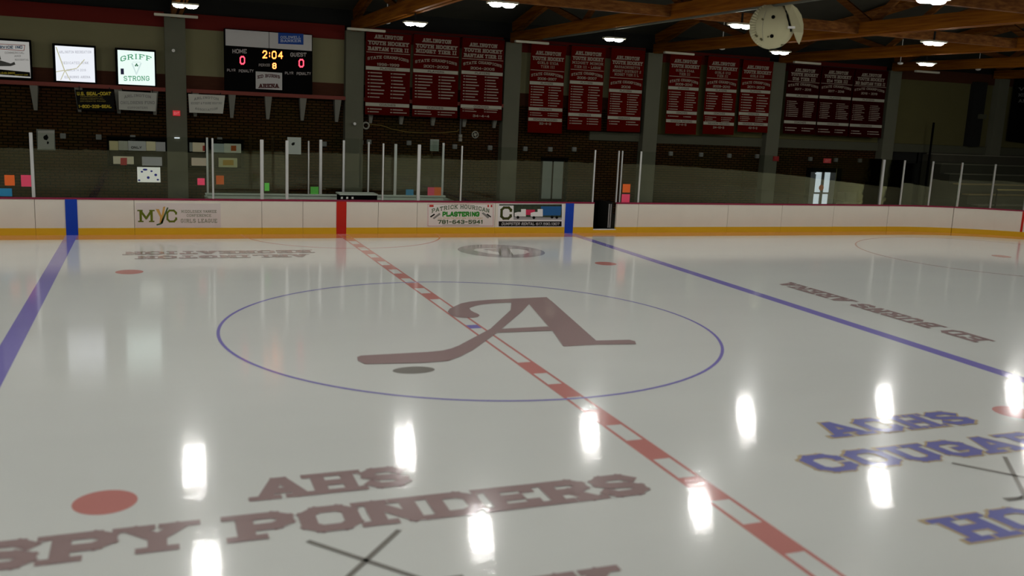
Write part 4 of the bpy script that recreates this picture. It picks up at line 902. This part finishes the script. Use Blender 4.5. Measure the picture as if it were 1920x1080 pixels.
# framed picture
t = signroot('framed_picture', 68, 242, 104, 282, WF - .05, mat('picture_frame', (0.16, 0.17, 0.14), 0.6), 'pale framed picture with a small dark drawing on the brick wall', 'picture', 0.05)
mk('picture', mat('picture_paper', (0.36, 0.36, 0.30), 0.6), t, lambda m: pq(m, [(71, 245), (102, 245), (102, 279), (71, 279)], WF - .053))
mk('drawing', INK_K, t, lambda m: (pq(m, [(82, 255), (88, 252), (91, 258), (88, 263), (83, 262), (81, 258)], WF - .056), pq(m, [(88, 265), (92, 266), (91, 270), (88, 270)], WF - .056)))
# display cabinets
def cabinet(L, R, T, B, tops, lows, label, notes):
    Yc = WF - .35
    a = at(L, T, Yc); b = at(R, B, Yc)
    t = thing('display_cabinet', ((a.x + b.x) / 2, Yc, b.z), label, 'cabinet', 'black display cabinets on the brick wall')
    zb = b.z; zt = a.z
    MB().box(a.x, b.x, WF - .04, WF, zb, zt).build('back_panel', M_BLACK, t)
    MB().box(a.x, b.x, Yc, WF, zt - .06, zt).box(a.x, a.x + .07, Yc, WF, zb, zt).box(b.x - .07, b.x, Yc, WF, zb, zt).box(a.x, b.x, Yc, WF, zb, zb + .05).build('frame', M_BLACK, t)
    for i, (p0, q0, p1, q1, c_) in enumerate(tops + lows):
        u = at(p0, q0, Yc + .03); v = at(p1, q1, Yc + .03)
        c_ = tuple(min(x * 1.7, .9) for x in c_); mm = mat('cab_%s' % '_'.join(str(int(x * 100)) for x in c_), c_, 0.6)
        MB().box(u.x, v.x, Yc + .02, Yc + .06 if i < len(tops) else Yc + .2, v.z, u.z).build('sign_strip' if i < len(tops) else 'box', mm, t, bevel=.004)
    for (p, q, wpx, hpx, c_) in notes:
        mk('print', mat('prn_%s' % '_'.join(str(int(x * 100)) for x in c_), c_, 0.6), t, lambda m: pq(m, [(p - wpx, q - hpx), (p + wpx, q - hpx), (p + wpx, q + hpx), (p - wpx, q + hpx)], Yc + .012))
    return t
t = cabinet(200, 315, 256, 314, [(204, 264, 222, 282, (.34, .30, .16)), (222, 264, 240, 282, (.26, .26, .20)), (240, 264, 274, 283, (.30, .30, .28)), (274, 265, 292, 283, (.42, .38, .24)), (292, 266, 311, 284, (.26, .25, .25))],
        [(212, 293, 251, 308, (.46, .42, .30)), (266, 294, 304, 312, (.28, .28, .29))], 'left black display cabinet with a grey ONLY sign strip and two boxes', [(232, 304, 6, 8, (.5, .03, .04))])
mk('strip_lettering', INK_K, t, lambda m: ptext(m, 'ONLY', 256, 276.5, 20, 4.5, Y=WF - .345, t=1, serif=False))
cabinet(350, 457, 260, 317, [(355, 267, 361, 284, (.16, .17, .15)), (361, 267, 384, 285, (.44, .38, .26)), (397, 269, 420, 286, (.26, .29, .27)), (420, 269, 452, 287, (.38, .38, .30))], [(359, 296, 387, 311, (.46, .38, .29)), (410, 296, 445, 314, (.34, .32, .18))],
        'right black display cabinet with an orange print and two boxes', [(438, 278, 5, 5, (.42, .10, .02)), (428, 305, 10, 5, (.45, .26, .02)), (382, 278, 2, 5, (.4, .05, .03))])
# exit signs, pier bar
t = signroot('exit_sign', 324, 207, 338, 217.5, 18.42, em('exit_red', (0.85, 0.05, 0.06), 0.45), 'small red exit sign on the first pier', 'sign', 0.08)
mk('lettering', em('exit_pale', (0.9, 0.25, 0.25), 0.6), t, lambda m: ptext(m, 'EXIT', 331, 212.5, 10, 5, Y=18.415, t=0.9, serif=False))
t = signroot('exit_sign', 1546, 297, 1558, 306, WF - .06, em('exit_dull', (0.45, 0.05, 0.05), 0.3), 'small dull red exit sign above the bright double doors', 'sign', 0.06)
mk('lettering', em('exit_pale2', (0.7, 0.2, 0.18), 0.3), t, lambda m: ptext(m, 'EXIT', 1552, 301.5, 9, 5, Y=WF - .065, t=0.9, serif=False))
t = signroot('fire_bell', 1451, 293, 1460, 302, 18.44, mat('bell_red', (0.35, 0.03, 0.03), 0.5), 'small red fire bell box on the fifth pier', 'bell', 0.06)
q = at(1456, 297.5, 18.4); MB().lathe((q.x, 18.40, q.z), [(0.09, .04), (0.085, .01), (0.03, 0)], 14, 'y').build('gong', mat('bell_red', (0.35, 0.03, 0.03), 0.5), t)
t = signroot('pier_bright_bar', 327, 257.5, 337, 259.8, 18.44, em('tiny_white_glow', (0.9, 0.93, 1.0), 0.9), 'tiny bright white glowing bar on the first pier', 'light', 0.06)  # small bright bar given its own glow
# camera bracket and boxes on piers
for px, py, lb in ((325, 95, 'on the first pier beside the lit screen'), (664, 232, 'on the second pier beside the hose ring')):
    q = at(px, py, 18.44)
    t = thing('security_camera', (q.x, 18.4, q.z), 'small pale security camera ' + lb, 'camera', 'small security cameras on the piers')
    MB().box(q.x - .02, q.x + .02, 18.4, 18.5, q.z - .02, q.z + .02).build('mount', M_GREY, t); MB().lathe((q.x, 18.3, q.z), [(0.05, 0), (0.055, .05), (0.05, .12)], 12, 'y').build('body', M_WHITE, t)
# hose ring with cord, wall clock, notice, conduit, poster
def torus(mb, c, R, r, n=24, k=8):
    i0 = len(mb.v)
    for a in range(n):
        A = 2 * PI * a / n
        for b in range(k):
            B = 2 * PI * b / k; rr = R + r * math.cos(B)
            mb.v.append((c[0] + rr * math.cos(A), c[1] + r * math.sin(B), c[2] + rr * math.sin(A)))
    for a in range(n):
        for b in range(k): mb.f.append((i0 + a * k + b, i0 + ((a + 1) % n) * k + b, i0 + ((a + 1) % n) * k + (b + 1) % k, i0 + a * k + (b + 1) % k))
    return mb
q = at(686, 235.5, WF - .08)
t = thing('life_ring', (q.x, WF - .08, q.z), 'pale round hose ring hanging right of the second pier with a yellow cord', 'ring')
torus(MB(), (q.x, WF - .07, q.z), 0.115, 0.032).build('ring', mat('ring_cream', (0.35, 0.34, 0.27), 0.6), t, smooth=True)
cp = [at(a, b, WF - .05) for a, b in ((692, 233), (715, 235), (735, 242), (760, 247), (790, 249), (830, 249), (858, 246), (860, 243))]
MB().tube(cp, 0.012, 6).build('cord', mat('cord_yellow', (0.20, 0.14, 0.03), 0.7), t)
q = at(891, 252.5, WF - .06)
t = thing('wall_fan', (q.x, WF, q.z), 'small round wall fan below the third banner', 'fan')
torus(MB(), (q.x, WF - .06, q.z), 0.125, 0.018).build('guard', mat('fan_cream', (0.30, 0.29, 0.22), 0.6), t)
MB().lathe((q.x, WF - .08, q.z), [(0.05, 0), (0.055, .04), (0.05, .08)], 14, 'y').build('hub', mat('fan_cream', (0.30, 0.29, 0.22), 0.6), t)
bl_ = MB()
for k in range(4):
    a = k * PI / 2 + .4; bl_.bar((q.x + .03 * math.cos(a), WF - .05, q.z + .03 * math.sin(a)), (q.x + .11 * math.cos(a), WF - .05, q.z + .11 * math.sin(a)), .008, .06, (0, 0, 1))
bl_.build('blades', mat('fan_blade', (0.12, 0.12, 0.10), 0.6), t)
t = signroot('wall_notice', 807, 261, 822.5, 283.5, WF - .02, mat('notice_paper', (0.30, 0.35, 0.28), 0.7), 'pale printed notice on the brick between two thick posts', 'notice', 0.01)
mk('print', mat('notice_ink', (0.18, 0.21, 0.17), 0.7), t, lambda m: [pq(m, [(809.5, 264 + 3 * k), (820, 264 + 3 * k), (820, 265 + 3 * k), (809.5, 265 + 3 * k)], WF - .024) for k in range(6)])
t = thing('wall_conduit', (at(862, 240, WF).x, WF, 2.9), 'vertical pipe conduit with junction boxes left of the wall fan', 'conduit')
a = at(864, 216, WF - .03); b = at(863, 262, WF - .03)
MB().tube([(a.x, a.y, 4.1), (a.x, b.y, b.z)], .035, 8).build('pipe', mat('conduit_grey', (0.09, 0.09, 0.08), 0.6), t)
for py in (255, 262): q = at(863.5, py, WF - .05); MB().box(a.x - .06, a.x + .06, WF - .11, WF, q.z - .06, q.z + .06).build('junction_box', mat('fixture_pale', (0.26, 0.25, 0.20), 0.7), t)
PYY = BY - .05
t = signroot('box_poster', 539, 257, 564.5, 289.5, PYY, mat('poster_pale', (0.28, 0.31, 0.27), 0.6), 'pale poster with a dark emblem above the penalty box', 'poster', 0.01)
mk('emblem', INK_K, t, lambda m: pq(m, [(546, 270), (549, 267), (553, 267), (552, 272), (548, 273)], PYY - .004))

# ------------------------------------------------------------------ doors in the back wall
def pxbox(mb, p0, q0, p1, q1, Ya, Yb):
    a = at(p0, q0, Ya); b = at(p1, q1, Ya); return mb.box(a.x, b.x, Ya, Yb, max(b.z, 0.0), a.z)
d1 = sroot('door_1')
Yd = WF - .04
a = at(1521, 320, Yd); b = at(1569, 320, Yd); zt = at(1545, 323, Yd).z
fr = MB().box(a.x - .22, a.x, Yd, WF + .02, 0, zt + .2).box(b.x, b.x + .3, Yd, WF + .02, 0, zt + .2).box(a.x, b.x, Yd, WF + .02, zt, zt + .2)
fr.build('door_frame', M_BLACK, d1)
M_DG = mat('door_grey', (0.17, 0.18, 0.19), 0.4); M_DAY = em('daylight_glass', (0.72, 0.80, 0.88), 0.75)
mid = (a.x + b.x) / 2
for s_, (xa_, xb_) in enumerate(((a.x + .01, mid - .03), (mid + .03, b.x - .01))):
    lf = MB().box(xa_, xb_, Yd + .02, WF + .01, 0.01, zt - .01).build('door_leaf', M_DG, d1)
    wx0 = xa_ + (.30 if s_ == 0 else .05); wx1 = wx0 + .30
    MB().box(wx0, wx1, Yd + .012, Yd + .022, 1.02, 2.0 if s_ == 0 else 2.05).box(wx0 - .02, wx1 - .02, Yd + .012, Yd + .022, 0.25, 0.94).build('door_light', M_DAY, d1)
q = at(1540.5, 352, Yd - .02)
MB().lathe((q.x, Yd - .01, q.z), [(0.13, .0), (0.135, .012), (0.12, .02)], 18, 'y').build('door_reflection', mat('reflection_orange', (0.60, 0.09, 0.02), 0.6), d1)  # orange reflection at the doors, put in as a coloured disc
MB().box(at(1529, 324, Yd).x, at(1537, 324, Yd).x, Yd + .0, Yd + .015, zt - .09, zt - .04).build('door_label', em('label_white', (0.8, 0.85, 0.95), 0.8), d1)
d2 = sroot('door_2')
a = at(1017, 298, Yd); b = at(1061, 298, Yd); zt2 = at(1040, 300, Yd).z
MB().box(a.x - .04, b.x + .1, Yd, WF + .02, zt2, zt2 + .1).box(a.x - .04, a.x, Yd, WF + .02, 0, zt2).box(b.x, b.x + .1, Yd, WF + .02, 0, zt2).build('door_frame', M_BLACK, d2)
for p0, p1 in ((1018.5, 1036), (1039, 1057)):
    u = at(p0, 302, Yd).x; v = at(p1, 302, Yd).x
    MB().box(u - .02, v + .02, Yd + .02, WF + .01, 0.01, zt2 - .01).build('door_leaf', M_BLACK, d2)
    MB().box(u, v, Yd + .012, Yd + .022, 0.6, zt2 - .06).build('door_light', mat('pale_pane', (0.22, 0.25, 0.22), 0.5), d2)
# grey cuboid with a red base behind glass right of doors
q0 = at(1585, 357, 16); q1 = at(1606, 374, 16)
t = thing('pale_cuboid', ((q0.x + q1.x) / 2, 16, 0), 'dim pale cuboid with an orange-red base right of the bright doors', 'bin')
MB().box(q0.x, q1.x, 16, 16.5, .62, 1.25).build('cuboid_body', mat('cuboid_grey', (0.07, 0.07, 0.055), .8), t, bevel=.01); MB().box(q0.x - .03, q1.x, 15.98, 16.5, 0, .62).build('cuboid_base', mat('cuboid_red', (0.16, 0.03, 0.012), .8), t)
# gear heap line: long low bench behind glass
for x0_, x1_, lb in ((4.8, 8.1, 'left of the open gateway'), (14.2, 19.0, 'left of the bright doors')):
    t = thing('player_bench', (x0_, 15.2, 0), 'long low wooden bench behind the glass ' + lb, 'bench', 'wooden benches behind the glass')
    MB().box(x0_, x1_, 15.0, 15.35, .42, .47).build('seat', mat('bench_wood', (0.30, 0.22, 0.06), .6), t)
    for xx in (x0_ + .3, x1_ - .3): MB().box(xx - .04, xx + .04, 15.05, 15.3, 0, .42).build('leg', M_DARK, t)

# ------------------------------------------------------------------ bleachers at the right
bx0 = at(1747, 300, 18.2).x
t = thing('bleachers', (bx0, 17, 0), 'tiered grey bleachers behind the curved glass at the right', 'bleachers')
M_BL = mat('bleacher_grey', (0.055, 0.052, 0.036), .8, noise=.15, nscale=1.5); M_BLT = mat('bleacher_tread', (0.26, 0.19, 0.09), .7)
NR = 7
for k in range(NR):
    y0 = 14.6 + k * .6; z = .45 + k * .42
    xs = bx0 - (18.2 - y0) * 0.02
    MB().box(xs, 45.5, y0, min(y0 + .62, 18.78), 0, z - .05).build('riser', M_BL, t)
    MB().box(xs - .02, 45.5, y0 - .04, y0 + .33, z - .05, z).build('seat_plank', M_BLT if k in (2, 3) else mat('bleacher_seat', (0.15, 0.14, 0.10), .7), t)
MB().tube([(bx0 + .2, 14.5, 1.6), (45, 14.5, 1.6)], .03, 8).build('handrail', mat('rail_brass', (0.34, 0.27, 0.10), .5), t)
for k in range(6): MB().tube([(bx0 + .2 + 2.9 * k, 14.5, 0), (bx0 + .2 + 2.9 * k, 14.5, 1.6)], .025, 6).build('rail_post', M_DARK, t)
q = at(1755, 230, 18.3); q2 = at(1745, 300, 18.3); q2.x -= .12
tag(MB().bar((q2.x, 18.3, 0.0), (q2.x + .03, 18.3, q.z), .07, .07).build('black_post', M_BLACK), 'tall black post at the left end of the bleachers', 'post')
# buttress right of the last lit lamp
q = at(1845, 150, 18.6); q2 = at(1822, 250, 18.6)
bt = MB(); bt.box(q2.x - .2, q2.x + .55, 18.55, WY, 3.36, 6.4)
struct(bt.build('trim_21', M_DARK))
# box on pier at far right
q = at(1841, 219, 18.5)
tag(MB().box(q.x - .22, q.x + .2, 18.4, 18.56, q.z - .1, q.z + .12).build('wall_speaker', M_LINTEL, bevel=.02), 'dim box-shaped speaker on the dark buttress at the right', 'speaker')

# ------------------------------------------------------------------ giant hanging helmet
hc = atx(1450, 49, 7.75)
fwd = (CAM - hc).normalized(); rt = Vector((0, 0, 1)).cross(fwd).normalized(); upv = fwd.cross(rt)
K = (hc - CAM).length / FPX         # metres per photo pixel at the helmet
t = thing('giant_helmet', (hc.x, hc.y, hc.z), 'giant off-white hockey helmet hanging from the roof truss', 'helmet')
M_HEL = mat('helmet_white', (0.43, 0.40, 0.245), .5, noise=.06, nscale=2)
def HV(a, b, c): return hc + rt * (a * K) + upv * (b * K) + fwd * (c * K)
def sphere(R, cx, cy, sx=1, sy=1, sz=1, n=28, m=16, filt=None):
    mb = MB(); vs_ = []
    for i in range(m + 1):
        th = PI * i / m
        for j in range(n):
            ph = 2 * PI * j / n
            vs_.append((R * sx * math.sin(th) * math.cos(ph) + cx, R * sy * math.cos(th) + cy, R * sz * math.sin(th) * math.sin(ph)))
    mb.v = [tuple(HV(*v)) for v in vs_]
    for i in range(m):
        for j in range(n):
            f = (i * n + j, i * n + (j + 1) % n, (i + 1) * n + (j + 1) % n, (i + 1) * n + j)
            mb.f.append(f)
    bmx = mb
    return bmx
sphere(1, -1, 0, 37, 38.5, 34).build('shell', M_HEL, t, smooth=True)
# rear band overlapping the left of the shell
mb = MB(); nb = 22
for k in range(nb):
    for (r0, r1) in ((36.5, 40.0),):
        A = math.radians(100 + 168 * k / nb); B = math.radians(100 + 168 * (k + 1) / nb)
        p = lambda r, q_, z: HV(-1 + r * math.cos(q_), r * 0.98 * math.sin(q_), z)
        mb.hexa([p(r0 - 8, A, 16), p(r1, A, -8), p(r1, B, -8), p(r0 - 8, B, 16), p(r0 - 8, A, 22), p(r1, A, 6), p(r1, B, 6), p(r0 - 8, B, 22)])
mb.build('rear_band', M_HEL, t, smooth=True)
# front plate: a crescent standing off the shell on the right
outl = [(16, 39), (27, 37), (37, 30), (45, 19), (50, 4), (51, -10), (49, -22), (46, -30), (40, -22), (34, -9), (29, 4), (24, 18), (17, 30)]
def crescent(off, mb, flip=False):
    i0 = len(mb.v)
    for a, b in outl:
        c_ = math.sqrt(max(58 ** 2 - a * a - b * b, 0)) * .75 - 14 + off; mb.v.append(tuple(HV(a, b, c_)))
    return i0
mb = MB(); i0 = crescent(0, mb); i1 = crescent(-4, mb); n_ = len(outl)
mb.f.append(tuple(range(i0, i0 + n_))); mb.f.append(tuple(range(i1, i1 + n_))[::-1])
for k in range(n_): mb.f.append((i0 + k, i0 + (k + 1) % n_, i1 + (k + 1) % n_, i1 + k))
mb.build('front_plate', M_HEL, t)
def on(a, b, lift=0.6):
    c_ = 34 * math.sqrt(max(1 - ((a + 1) / 37) ** 2 - (b / 38.5) ** 2, 0.02)) + lift; return c_
for (a, b) in ((-1.5, 15), (-1, -16.5)):
    mb = MB(); N_ = 14; c_ = on(a, b)
    mb.v = [tuple(HV(a + 3.3 * math.cos(2 * PI * k / N_), b + 3.3 * math.sin(2 * PI * k / N_), on(a + 3.3 * math.cos(2 * PI * k / N_), b + 3.3 * math.sin(2 * PI * k / N_), .5))) for k in range(N_)] + [tuple(HV(a, b, c_))]
    mb.f = [(k, (k + 1) % N_, N_) for k in range(N_)]
    mb.build('ear_hole', M_BLACK, t)
sl = MB(); pts = [(18, 26), (22, 15), (26, 4), (30, -8)]
sl.tube([HV(a, b, on(a, b, .3)) for a, b in pts], .022, 6); sl.build('slit', M_BLACK, t)
cp_ = MB(); cp_.bar(HV(24, -1.5, 30), HV(36, -1.5, 30), .03, .05); cp_.build('strap_clip', M_WHITE, t)
for k, (a, b, l_) in enumerate(((-29, -15, 6), (-20, -21, 6), (-20, 12, 5), (16, -31, 7), (-8, -17, 3))):
    cp2 = MB(); cp2.bar(HV(a, b, on(a, b, .3)), HV(a + l_ * .6, b - l_ * .5 if k != 3 else b + l_ * .3, on(a + l_ * .6, b, .3)), .03, .035); cp2.build('vent', mat('vent_olive', (0.10, 0.09, 0.04), .6), t)
gr = MB(); gr.tube([HV(-14 - 4 * math.sin(PI * k / 10), 26 - 5.2 * k, on(-14 - 4 * math.sin(PI * k / 10), 26 - 5.2 * k, .1)) for k in range(11)], .007, 6); gr.build('seam', mat('seam_olive', (0.34, 0.32, 0.24), .6), t)
tb = MB(); tb.box(7.6, 7.9, hc.y - .12, hc.y + .12, hc.z + 34 * K, hc.z + 37.5 * K); tb.build('mounting_block', M_HEL, t)
wr = MB()
for dx, dy in ((-.3, 0), (.3, .1)): wr.tube([(hc.x + dx, hc.y + dy, hc.z + .35), (7.65 if dx < 0 else 7.72, hc.y + dy, 6.62)], .01, 6)
wr.build('hanging_wires', M_DARK, t)
